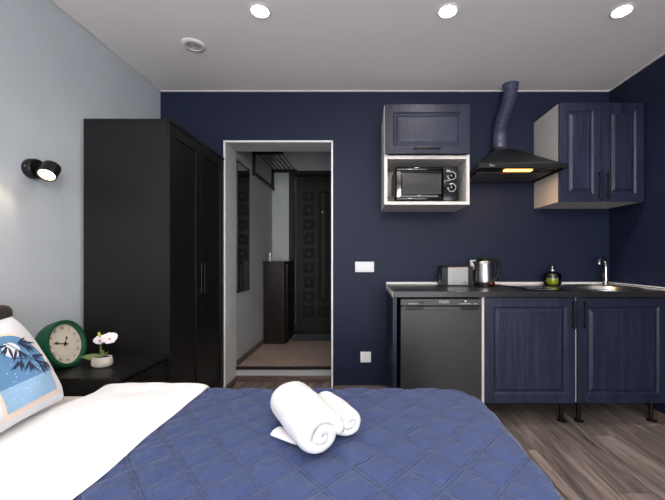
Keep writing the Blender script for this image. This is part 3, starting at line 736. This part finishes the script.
# worktop with round sink hole
SX, SY, SR = 1.735, 2.475, .235
def worktop():
    bm = bmesh.new(); x0, x1, y0, y1 = X0, XR-.002, CYF, YB-.002
    n = 64; out = []; inn = []
    for i in range(n):
        a = 2*PI*i/n; c_, s__ = math.cos(a), math.sin(a)
        tx = ((x1-SX)/c_ if c_ > 0 else (x0-SX)/c_) if abs(c_) > 1e-9 else 1e9
        ty_ = ((y1-SY)/s__ if s__ > 0 else (y0-SY)/s__) if abs(s__) > 1e-9 else 1e9
        t = min(tx, ty_); out.append((SX+c_*t, SY+s__*t)); inn.append((SX+c_*SR, SY+s__*SR))
    # exact corners: snap the nearest outline point
    for cx, cy in ((x0,y0),(x1,y0),(x0,y1),(x1,y1)):
        i = min(range(n), key=lambda k: (out[k][0]-cx)**2 + (out[k][1]-cy)**2); out[i] = (cx, cy)
    V = {}
    for nm, pts_ in (('o', out), ('i', inn)):
        for z in (CB, CT): V[nm, z] = [bm.verts.new((x, y, z)) for x, y in pts_]
    for i in range(n):
        j = (i+1) % n
        bm.faces.new((V['o',CT][i], V['o',CT][j], V['i',CT][j], V['i',CT][i])); bm.faces.new((V['o',CB][i], V['o',CB][j], V['i',CB][j], V['i',CB][i]))
        bm.faces.new((V['o',CB][i], V['o',CB][j], V['o',CT][j], V['o',CT][i])); bm.faces.new((V['i',CB][i], V['i',CB][j], V['i',CT][j], V['i',CT][i]))
    return bm
wt = thing('worktop', 'dark speckled kitchen worktop with a pale edge strip along the wall', 'worktop', (1.1, 2.5, CB))
obj('slab', worktop(), 'counter', wt)
obj('end_strip', B(X0-.003, X0, CYF, YB-.002, CB, CT, .001), 'white_board', wt)
us = obj('wall_strip', B(X0, XR-.002, YB-.014, YB-.001, CT, CT+.020, .003), 'white_trim', wt)
bm = B(XR-.016, XR-.001, CYF, YB-.014, CT, CT+.020, .003)
obj('wall_strip', bm, 'white_trim', wt)
obj('strip_line', B(XR-.0165, XR-.015, CYF, YB-.016, CT+.008, CT+.013), 'black_plastic', wt)
# sink and tap
sk = thing('sink', 'round stainless steel sink set into the worktop', 'sink', (SX, SY, CT-.14))
obj('bowl', L([(SR+.018, CT+.0005), (SR+.018, CT+.004), (SR+.008, CT+.007), (SR-.004, CT+.004), (SR-.012, CT-.006), (SR-.028, CT-.12), (SR-.05, CT-.14), (.04, CT-.146), (0, CT-.146)], 64, at(SX, SY, 0)), 'steel', sk, smooth=True)
obj('drain', L([(.04,CT-.1455),(.04,CT-.143),(.03,CT-.142),(.028,CT-.144),(0,CT-.144)], 24, at(SX, SY, 0)), 'chrome', sk, smooth=True)
fx, fy = 1.938, 2.715
fc = thing('tap', 'chrome swan-neck kitchen tap behind the round sink', 'tap', (fx, fy, CT))
obj('tap_body', L([(0,.0004),(.026,.0004),(.026,.006),(.021,.012),(.020,.055),(.017,.068),(.0,.07)], 24, at(fx, fy, CT)), 'chrome', fc, smooth=True)
dv = Vector((-.88, -.48, 0)).normalized()
pts = [Vector((fx, fy, CT+.06)), Vector((fx, fy, CT+.125))]
for i in range(1, 13):
    a = PI*i/12*.86; pts.append(Vector((fx, fy, CT+.155)) + dv*(.050*(1-math.cos(a))) + Vector((0, 0, .060*math.sin(a))))
pts.append(pts[-1]+Vector((0,0,-.012)))
obj('spout', T(pts, [.0125]*(len(pts)-2)+[.0135, .0145], 16), 'chrome', fc, smooth=True)
obj('lever', T([(fx-.015, fy-.012, CT+.04), (fx-.035, fy-.03, CT+.058), (fx-.055, fy-.05, CT+.085)], [.009, .007, .006], 12), 'chrome', fc, smooth=True)
# hob
hb_ = thing('hob', 'black glass two-burner hob set flat in the worktop', 'hob', (1.235, 2.5, CT))
obj('glass_plate', B(1.095, 1.375, 2.245, 2.735, CT+.0003, CT+.005, .002), 'black_gloss', hb_)
for y in (2.36, 2.60): obj('burner_ring', L([(.083,.005),(.083,.0054),(.086,.0054),(.086,.005)], 40, at(1.235, y, CT)), 'print_light', hb_)
# fridge
fr = thing('fridge', 'small graphite under-counter fridge with a recessed grip strip', 'fridge', (.50, 2.5, 0))
f0, f1, fy0 = .243, .766, 2.195
obj('cabinet_body', B(f0+.004, f1-.004, fy0+.05, YB-.04, .02, .835, .004), 'fridge', fr)
fd = obj('door', B(f0, f1, fy0, fy0+.045, .05, .786, .004), 'fridge', fr)
cpn = obj('control_strip', B(f0, f1, fy0, fy0+.06, .792, .835, .003), 'fridge_strip', fr)
text('logo', 'POZIS', .024, 'print_light', cpn, at(.525, fy0-.0005, .816) @ FRONT)
bm = B(f0+.02, f0+.035, fy0-.006, fy0+.002, .775, .797); 
gp = bmesh.new(); box(gp, f0+.006, f1-.006, fy0-.005, fy0+.002, .765, .786, .002)
g = obj('grip_strip', gp, 'fridge_strip', fd)
for a, b in ((f0+.028, f0+.148), (f1-.140, f1-.020)): obj('grip_recess', B(a, b, fy0-.0062, fy0, .767, .783, .002), 'black_plastic', fd)
obj('lock', L([(0,0),(.009,0),(.009,.004),(0,.005)], 14, at(f0+.137, fy0, .814) @ RX90), 'black_plastic', cpn, smooth=True)
obj('indicator_lamp', L([(0,0),(.005,0),(.005,.002),(0,.003)], 10, at(f1-.105, fy0, .821) @ RX90), 'green_led', cpn)
bm = B(f1-.145, f1-.07, fy0-.001, fy0, .803, .806); box(bm, f1-.05, f1-.03, fy0-.001, fy0, .803, .806); box(bm, f0+.05, f0+.11, fy0-.001, fy0, .803, .8055)
obj('print_line', bm, 'print_light', cpn)
for x in (f0+.05, f1-.05):
    for y in (fy0+.08, YB-.09): obj('foot', L([(0,0),(.018,0),(.018,.02),(0,.02)], 14, at(x, y, 0)), 'black_plastic', fr)

# ---------------------------------------------------------------- on the worktop
ts = thing('toaster', 'steel toaster with black ends next to the kettle', 'toaster', (.727, 2.69, CT))
tx0, tx1, ty0, ty1, tz0, tz1 = .608, .846, 2.615, 2.760, CT+.009, CT+.150
bm = bmesh.new()
def rbox(x0, x1, ins, r):
    # body with rounded top long edges, extruded along X
    pts = [(ty0+ins, tz0+ins*.3), (ty1-ins, tz0+ins*.3)] + [(ty1-ins-r+r*math.cos(a), tz1-ins-r+r*math.sin(a)) for a in [PI/2*i/6 for i in range(7)]] + [(ty0+ins+r-r*math.sin(a), tz1-ins-r+r*math.cos(a)) for a in [PI/2*i/6 for i in range(7)]]
    b = bmesh.new()
    u = [b.verts.new((x0, y, z)) for y, z in pts]; v_ = [b.verts.new((x1, y, z)) for y, z in pts]
    b.faces.new(u); b.faces.new(v_)
    for i in range(len(pts)): b.faces.new((u[i], u[(i+1)%len(pts)], v_[(i+1)%len(pts)], v_[i]))
    return b
body = obj('steel_shell', rbox(tx0+.045, tx1-.038, 0, .018), 'steel_dark', ts, smooth=True)
text('logo', 'vitek', .015, 'print_dark', body, at(.785, ty0-.0005, CT+.026) @ FRONT, bold=.0006)
obj('end_cap', rbox(tx0, tx0+.045, -.002, .02), 'black_plastic', ts, smooth=True); obj('end_cap', rbox(tx1-.038, tx1, -.002, .02), 'black_plastic', ts, smooth=True)
obj('base_plate', B(tx0+.004, tx1-.004, ty0+.004, ty1-.004, CT+.0003, tz0, .002), 'black_plastic', ts)
for y in (2.663, 2.712): obj('bread_slot', B(tx0+.06, tx1-.055, y-.012, y+.012, tz1-.001, tz1+.0015), 'black_plastic', ts)
obj('lever', B(tx0-.016, tx0, 2.675, 2.705, CT+.095, CT+.108, .003), 'black_plastic', ts)
for z in (CT+.035, CT+.06, CT+.085): obj('button', L([(0,0),(.007,0),(.007,.004),(0,.005)], 12, at(tx0, 2.69, z) @ Matrix.Rotation(-PI/2, 4, 'Y')), 'screw', ts, smooth=True)

kx, ky = .930, 2.61
kt = thing('kettle', 'brushed steel electric kettle with black handle and lid', 'kettle', (kx, ky, CT))
K = at(kx, ky, CT)
obj('power_base', L([(0,.0003),(.076,.0003),(.078,.004),(.076,.014),(.07,.018),(0,.018)], 40, K), 'black_plastic', kt, smooth=True)
obj('kettle_body', L([(0,.019),(.076,.019),(.0775,.03),(.0770,.07),(.074,.12),(.069,.165),(.063,.190),(.055,.198),(0,.198)], 48, K), 'steel', kt, smooth=True)
obj('bottom_ring', L([(.0765,.0185),(.0785,.02),(.0785,.034),(.0772,.036)], 48, K), 'black_plastic', kt, smooth=True)
obj('lid', L([(.060,.193),(.057,.200),(.045,.207),(.015,.211),(.012,.216),(0,.217)], 40, K), 'black_plastic', kt, smooth=True)
bm = bmesh.new()
for (z, o_, wv) in ():
    pass
sv = [(-.066, 0, .192), (-.066, .020, .185), (-.072, 0, .150), (-.066, -.020, .185), (-.092, 0, .190)]
vv = [bm.verts.new(Vector(p)+Vector((kx, ky, CT))) for p in sv]
for q in ((4,1,2),(4,2,3),(0,1,4),(0,4,3),(0,3,2,1)): bm.faces.new([vv[i] for i in q])
obj('spout', bm, 'steel', kt)
hp = [(.050, 0, .198), (.075, 0, .200), (.098, 0, .186), (.112, 0, .155), (.114, 0, .115), (.105, 0, .080), (.090, 0, .060), (.078, 0, .052)]
obj('handle', T([Vector(p)+Vector((kx, ky, CT)) for p in hp], [.012, .013, .0135, .013, .012, .011, .011, .010], 14), 'black_plastic', kt, smooth=True)
obj('switch', B(kx+.012, kx+.034, ky-.082, ky-.072, CT+.022, CT+.032, .002), 'red_switch', kt)
text('logo', 'vitek', .010, 'print_dark', kt, at(kx+.02, ky-.0787, CT+.044) @ FRONT, bold=.0003)
cpts = [(kx+.07, ky+.02, CT+.006), (kx+.12, ky-.01, CT+.004), (kx+.17, ky-.06, CT+.004), (kx+.155, ky+.03, CT+.004), (kx+.05, ky+.13, CT+.004), (kx-.01, ky+.165, CT+.03), (.915, YB-.02, 1.02)]
obj('power_cord', T([Vector(p) for p in cpts[:2]+cpts[3:]], .0035, 8), 'cord', kt, smooth=True)

bx_, by_ = 1.495, 2.685
bt = thing('soap_dispenser', 'smoky glass soap dispenser with yellow-green liquid on the worktop', 'soap dispenser', (bx_, by_, CT))
K = at(bx_, by_, CT+.0005)
obj('glass_bottle', L([(0,0),(.052,0),(.061,.006),(.064,.022),(.064,.075),(.060,.092),(.045,.102),(.024,.107),(.020,.112),(.020,.120),(.017,.120),(.017,.110),(.022,.104),(.044,.098),(.056,.089),(.060,.074),(.060,.022),(.057,.009),(0,.006)], 40, K), 'smoke_glass', bt, smooth=True)
obj('liquid', L([(0,.007),(.050,.008),(.056,.014),(.0585,.024),(.0585,.058),(0,.058)], 36, K), 'soap', bt, smooth=True)
obj('neck', L([(.021,.112),(.023,.114),(.023,.126),(.010,.132),(.007,.134),(.007,.152)], 20, K), 'steel', bt, smooth=True)
bm = L([(0,.150),(.012,.150),(.012,.166),(0,.168)], 16, K); tube(bm, [(bx_, by_, CT+.161), (bx_-.02, by_-.02, CT+.161), (bx_-.03, by_-.03, CT+.154)], [.006, .005, .004], 8)
obj('pump_head', bm, 'black_plastic', bt, smooth=True)
obj('dip_tube', T([(bx_, by_, CT+.065), (bx_, by_, CT+.112)], .003, 8), 'print_light', bt)

# ---------------------------------------------------------------- bed
BX0, BX1, BY0, BY1, MT = -1.57, .505, .14, 1.555, .505
bed = thing('bed', 'double bed with brown upholstered headboard along the pale wall', 'bed', (-.55, .85, 0))
obj('headboard', B(XL+.022, BX0, BY0-.04, BY1-.01, .08, .892, .035, 4), 'brown_fabric', bed, smooth=True)
bm = bmesh.new()
for i in range(11):
    y = BY0+.02 + i*.135; box(bm, BX0-.004, BX0+.004, y-.003, y+.003, .45, .86)
obj('headboard_seam', bm, 'brown_fabric', bed)
obj('bed_frame', B(BX0-.01, BX1-.07, BY0+.06, BY1-.06, .10, .28, .02), 'brown_fabric', bed, smooth=True)
for x in (BX0+.08, BX1-.12):
    for y in (BY0+.10, BY1-.10): obj('leg', L([(0,0),(.022,0),(.028,.1),(0,.1)], 16, at(x, y, 0)), 'black_plastic', bed, smooth=True)
tagm = obj('care_tag', B(BX0-.002, BX0+.002, BY1-.11, BY1-.07, .79, .82), 'white_plastic', bed)
mt = thing('mattress', 'mattress in a cream fitted sheet on the bed', 'mattress', (-.55, .85, .28))
def slab(x0, x1, y0, y1, r, rings):
    bm = bmesh.new(); prev = None
    for ins, z in rings:
        q = []
        for cx, cy, a0 in ((x1-r, y1-r, 0), (x0+r, y1-r, 1), (x0+r, y0+r, 2), (x1-r, y0+r, 3)):
            for i in range(9):
                a = PI/2*(a0 + i/8); q.append(bm.verts.new((cx+(r-ins)*math.cos(a), cy+(r-ins)*math.sin(a), z)))
        if prev is None: bm.faces.new(q)
        else:
            for i in range(len(q)): bm.faces.new((prev[i], prev[(i+1)%len(q)], q[(i+1)%len(q)], q[i]))
        prev = q
    bm.faces.new(prev); return bm
obj('mattress_cover', slab(BX0+.004, BX1-.016, BY0+.016, BY1-.016, .15, [(.03, .281), (.01, .29), (0, .31), (0, .43), (.012, .462), (.036, .488), (.065, MT-.006)]), 'sheet', mt, smooth='all')

# drape: cloth coordinates (a along X, b along Y) -> room, over the rounded mattress
EX1, EY0, EY1, RR, CRN = BX1+.012, BY0-.012, BY1+.012, .055, .13
def drape(a, b, lift=0.0):
    r = RR + lift
    ix1, iy0, iy1 = EX1-RR-CRN, EY0+RR+CRN, EY1-RR-CRN
    qx, qy = min(a, ix1), min(max(b, iy0), iy1)
    dx, dy = a-qx, b-qy; e = math.hypot(dx, dy)
    flare = 0
    if e < 1e-9: return Vector((a, b, MT+.006+lift)), Vector((0,0,1))
    nx, ny = dx/e, dy/e
    if e <= CRN: return Vector((a, b, MT+.006+lift)), Vector((0,0,1))
    e2 = e-CRN; arc = RR*PI/2
    if e2 < arc:
        t = e2/RR; R_ = r
        return Vector((qx+nx*(CRN+R_*math.sin(t)), qy+ny*(CRN+R_*math.sin(t)), MT+.006-RR+R_*math.cos(t))), Vector((nx*math.sin(t), ny*math.sin(t), math.cos(t)))
    dz = e2-arc
    return Vector((qx+nx*(CRN+r+.004*min(1,dz*5)), qy+ny*(CRN+r), MT+.006-RR-dz)), Vector((nx, ny, 0))
QL = .110
def stitch(p):
    d = abs(((p/QL) % 1.0) - .5)*QL       # distance from the seam pair's middle
    d = abs(d-.0055)
    return (1-math.exp(-(d/.0042)**2))*.5 + (1-math.exp(-(d/.018)**2))*.5
def quilt(u, v_):
    a = -1.10 + u*(EX1+.27+1.10); b = EY0-.27 + v_*(EY1-EY0+.54)
    p, n_ = drape(a, b)
    h = .0055*stitch((a+b*.93)*.7071)*stitch((a-b*.93)*.7071+.04)
    h += .0018*noise.noise((a*7, b*7, 1.3)) + .0030*noise.noise((a*17+b*12+3, b*30-a*18, 4.1)) + .0014*noise.noise((a*48-b*30, b*52+a*20, 2.7))
    return p + n_*(h+.001)
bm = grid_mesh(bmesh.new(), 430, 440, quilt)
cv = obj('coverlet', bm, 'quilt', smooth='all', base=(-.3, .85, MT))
uvl = cv.data.uv_layers.new(name='cloth')
for lp in cv.data.loops:
    i_, j_ = divmod(lp.vertex_index, 440)
    uvl.data[lp.index].uv = (-1.10 + i_/429*(EX1+.27+1.10), EY0-.27 + j_/439*(EY1-EY0+.54))
tag(cv, 'blue diamond-quilted coverlet spread over the bed', 'coverlet')
def duvet(u, v_):
    b_ = EY0-.22 + v_*(EY1-EY0+.30); x0, x1 = -1.185-.10*max(0, min(1, (1.45-b_)/.5)), -.700
    b = EY0-.22 + v_*(EY1-EY0+.30)
    edge = .012*noise.noise((b*5, 2.2, 0)) 
    a = x0 + u*(x1-x0) + edge*u + (1-u)*.05*noise.noise((b*3.1, 7.7, 0))
    s = abs(2*u-1); th_ = .017*max(0, 1-s**9)**.5
    th_ *= 1 + .25*math.exp(-((b-EY1+.06)/.05)**2)
    fade = max(0, 1-s**6)
    w_ = .006*noise.noise((a*7, b*5, .5)) + .004*noise.noise((a*15+5, b*12, 2.5))
    p, n_ = drape(a, b, .008)
    end = max(0, 1-abs(2*v_-1)**40)
    return p + n_*((th_ + w_*fade)*end)
bm = grid_mesh(bmesh.new(), 90, 220, duvet)
tag(obj('bed_sheet', bm, 'white_cloth', smooth='all', base=(-.92, .85, MT)), 'white sheet folded back across the blue coverlet', 'bed sheet')

# pillows
def pillow_shape(w_, h_, t_):
    def f(x, y, side=1):                    # x,y in -1..1 -> local point (width x, height y, thickness z)
        k_ = .10
        px = x*(1-k_*(1-abs(x))*0 - .07*(1-y*y)*abs(x)**3); py = y*(1-.07*(1-x*x)*abs(y)**3)
        z = t_*max(0, (1-x**4))**.62*max(0, (1-y**4))**.62
        z += .006*noise.noise((x*2.2+w_*9, y*2.2, side))*(1-x**6)*(1-y**6)
        return Vector((px*w_/2, py*h_/2, side*z))
    return f
def pillow_mesh(f, n=34):
    bm = bmesh.new()
    for s in (1, -1): grid_mesh(bm, n, n, lambda u, v_: f(2*u-1, 2*v_-1, s))
    bmesh.ops.remove_doubles(bm, verts=bm.verts, dist=.0004); return bm
def frame3(o, xa, ya):
    xa = Vector(xa).normalized(); ya = Vector(ya).normalized(); za = xa.cross(ya).normalized(); ya = za.cross(xa)
    m = Matrix.Identity(4)
    for i, c_ in enumerate((xa, ya, za)): m.col[i][:3] = c_
    m.col[3][:3] = o; return m
PWD, PHT = .44, .375
f1_ = pillow_shape(PWD, PHT, .078)
up = Vector((-.47, -.06, .88)).normalized()
bot = Vector((-1.128, 1.112, MT+.042))
pc = bot + up*(PHT/2)
PM = frame3(pc, (-.18, .98, 0), up)              # thickness axis = (0,1,0) x up = +X/+Z
pil = thing('cushion', 'white printed cushion with a blue bamboo picture leaning on the bed', 'pillow', (bot.x, bot.y, MT))
obj('cushion_cover', pillow_mesh(f1_), 'pillow', pil, smooth='all', mtx=PM)
def on_pillow(x, y, off):                   # x,y in -1..1
    p = f1_(x, y, 1); d = .01
    n_ = (f1_(x+d, y, 1)-f1_(x-d, y, 1)).cross(f1_(x, y+d, 1)-f1_(x, y-d, 1)).normalized()
    return p + n_*off
def decal(name, poly_rows, mat, off, nu=14):
    """poly_rows: list of (y, xa, xb)"""
    bm = bmesh.new(); rows = [[bm.verts.new(on_pillow(xa+(xb-xa)*i/(nu-1), y, off)) for i in range(nu)] for y, xa, xb in poly_rows]
    for a, b in zip(rows, rows[1:]):
        for i in range(nu-1): bm.faces.new((a[i], a[i+1], b[i+1], b[i]))
    return obj(name, bm, mat, pil, smooth='all', mtx=PM)
AX, AW, AY0, AYS, AYT = .10, .50, -.74, -.02, .56      # arch print: centre, half width, sill, spring line, top
def arch(grow, y0, n=26):
    rows = []
    top = AYT+grow
    for i in range(n):
        y = y0 + (top-y0)*(1-(1-i/(n-1))**1.6)
        hw = AW+grow
        if y > AYS: hw *= math.sqrt(max(0, 1-((y-AYS)/(top-AYS))**2))
        rows.append((y, AX-hw, AX+hw))
    return rows
decal('print_border', arch(.055, AY0-.07), 'print_peach', .0008)
decal('print_sky', arch(0, AY0), 'print_blue', .0014)
decal('print_ground', [(AY0+(.40)*i/11, AX-AW, AX+AW) for i in range(12)], 'print_snow', .0019)
decal('print_sill', [(AY0-.09+.05*i/3, AX-AW-.10, AX+AW+.10) for i in range(4)], 'print_peach', .0016)
bm = bmesh.new(); cx_, cy_, rr_ = AX+.02, .26, .15
rows = [(cy_+rr_*math.sin(t), cx_-rr_*math.cos(t)-1e-4, cx_+rr_*math.cos(t)+1e-4) for t in [-PI/2+PI*i/12 for i in range(13)]]; bm.free()
decal('print_moon', rows, 'print_white', .0019, 8)
rl = random.Random(3)
def bleaf(x, y, ang, ln, wd_=.026):
    bm = bmesh.new(); c_, s__ = math.cos(ang), math.sin(ang); L_, R_ = [], []
    for i in range(6):
        t = i/5; w_ = wd_*math.sin(PI*(t*.9+.1))**.9*(1-t*.3) if i < 5 else .001
        px, py = x+c_*ln*t, y+s__*ln*t
        L_.append(bm.verts.new(on_pillow(max(-.97,min(.97,px-s__*w_)), max(-.97,min(.97,py+c_*w_)), .0026))); R_.append(bm.verts.new(on_pillow(max(-.97,min(.97,px+s__*w_)), max(-.97,min(.97,py-c_*w_)), .0026)))
    for i in range(5): bm.faces.new((L_[i], L_[i+1], R_[i+1], R_[i]))
    obj('bamboo_leaf', bm, 'print_navy', pil, mtx=PM)
for (x, y, base) in ((.30, .36, -.3), (.38, .30, -.9), (.20, .22, -1.6), (.40, .02, -.7), (.46, -.10, -1.1), (.30, -.06, -1.9), (.52, -.14, -1.4), (.14, .02, -2.2), (.08, .34, -2.4)):
    for k_ in range(4): bleaf(x+rl.uniform(-.03,.03), y+rl.uniform(-.03,.03), base+(k_-1.5)*.42+rl.uniform(-.1,.1), rl.uniform(.17,.27))
for a, b in (((.10,.42),(.48,-.20)), ((.05,.10),(.36,-.02))):
    bm = bmesh.new(); r0 = []; r1 = []
    for i in range(10):
        t = i/9; x = a[0]+(b[0]-a[0])*t; y = a[1]+(b[1]-a[1])*t
        r0.append(bm.verts.new(on_pillow(x-.006, y-.004, .0024))); r1.append(bm.verts.new(on_pillow(x+.006, y+.004, .0024)))
    for i in range(9): bm.faces.new((r0[i], r0[i+1], r1[i+1], r1[i]))
    obj('bamboo_twig', bm, 'print_navy', pil, mtx=PM)
for i in range(12):
    x, y = AX+rl.uniform(-.4,.42), rl.uniform(-.34,.2)
    decal('print_star', [(y-.008, x-.004, x+.004), (y, x-.009, x+.009), (y+.008, x-.004, x+.004)], 'print_white', .0022, 3)
# sleeping pillow behind it
f2_ = pillow_shape(.56, .34, .055)
up2 = Vector((-.36, 0, .93)).normalized()
PM2 = frame3(Vector((-1.41, .93, MT+.006)) + up2*.17, (0, 1, 0), up2)
tag(obj('bed_pillow', pillow_mesh(f2_, 26), 'pillow', smooth='all', mtx=PM2, base=(-1.33, .93, MT)), 'plain white pillow propped between the headboard and the printed cushion', 'pillow')

# towels: rolled terry
QZ = MT+.017
def towel(name, label, p0, p1, R_, turns, phase, seed, squash=.90):
    p0, p1 = Vector(p0), Vector(p1); ax_ = (p1-p0); ln = ax_.length; ax_.normalize()
    sd = ax_.cross(Vector((0,0,1))).normalized(); up_ = sd.cross(ax_).normalized()
    th_ = R_/turns*.86; NT_, NA = int(26*turns), 22
    t = thing(name, label, 'towel', ((p0+p1)/2).to_tuple()[:2]+(QZ,), 'rolled towels on the bed')
    bm = bmesh.new(); rows = []
    tot = 2*PI*turns
    prof = []
    for i in range(NT_+1):
        a = tot*i/NT_; r = R_*(.10+.90*(a/tot)**.92)
        prof.append((a+phase, r))
    outer = [(a, r) for a, r in prof]; inner = [(a, max(.002, r-th_)) for a, r in reversed(prof)]
    sec = outer + inner
    for j in range(NA+1):
        s = j/NA; e = min(s, 1-s)*ln/.022; k_ = 1 if e >= 1 else 1-.16*(1-e)**2
        ring = []
        for a, r in sec:
            nz = noise.noise((math.cos(a)*r*22+seed, math.sin(a)*r*22, s*ln*16))
            rr_ = r*k_ + .0035*nz
            off = (s-.5)*ln + .010*(1-r/R_)*(1 if s < .5 else -1)*(abs(2*s-1)**6) * -1 + .004*noise.noise((a*.7+seed, r*40, 0))*(abs(2*s-1)**4)
            bul = 1 + .05*math.sin(PI*s)
            z = math.sin(a)*rr_*bul
            z = max(z*squash, -R_*.80) if True else z
            ring.append(bm.verts.new(((p0+p1)/2 + ax_*off + sd*math.cos(a)*rr_*bul + up_*z)))
        rows.append(ring)
    n_ = len(sec)
    for u, v_ in zip(rows, rows[1:]):
        for i in range(n_): bm.faces.new((u[i], u[(i+1)%n_], v_[(i+1)%n_], v_[i]))
    m_ = len(outer)
    for r_ in (rows[0], rows[-1]):
        for i in range(m_-1): bm.faces.new((r_[i], r_[i+1], r_[n_-2-i], r_[n_-1-i]))
    obj('roll', bm, 'terry', t, smooth='all')
    return t, sd, up_
ta, sda, _ = towel('rolled_towel', 'larger rolled white towel with a loose flap, lying in front', (-.272, 1.225, QZ+.070), (-.118, .975, QZ+.066), .083, 2.2, 2.0, 1.0)
bm = bmesh.new()
def flap(u, v_):
    a = 2*PI*u
    s = v_; c0 = Vector((-.185, 1.060, QZ+.012)).lerp(Vector((-.295, 1.120, QZ+.010)), s)
    w_ = .055*(1-.25*s)*(1 if .02 < s < .98 else .25); t_ = .011*(1 if .02 < s < .98 else .2)
    dirn = Vector((-.55, .84, 0)) if False else Vector((.49, .87, 0)).normalized()
    return c0 + dirn*math.cos(a)*w_*.6 + Vector((0,0,1))*math.sin(a)*t_
grid_mesh(bm, 24, 12, flap, True)
obj('loose_flap', bm, 'terry', ta, smooth='all')
towel('rolled_towel', 'smaller rolled white towel lying behind the larger rolled towel', (-.150, 1.275, QZ+.046), (-.040, 1.095, QZ+.046), .055, 1.8, .6, 5.0)
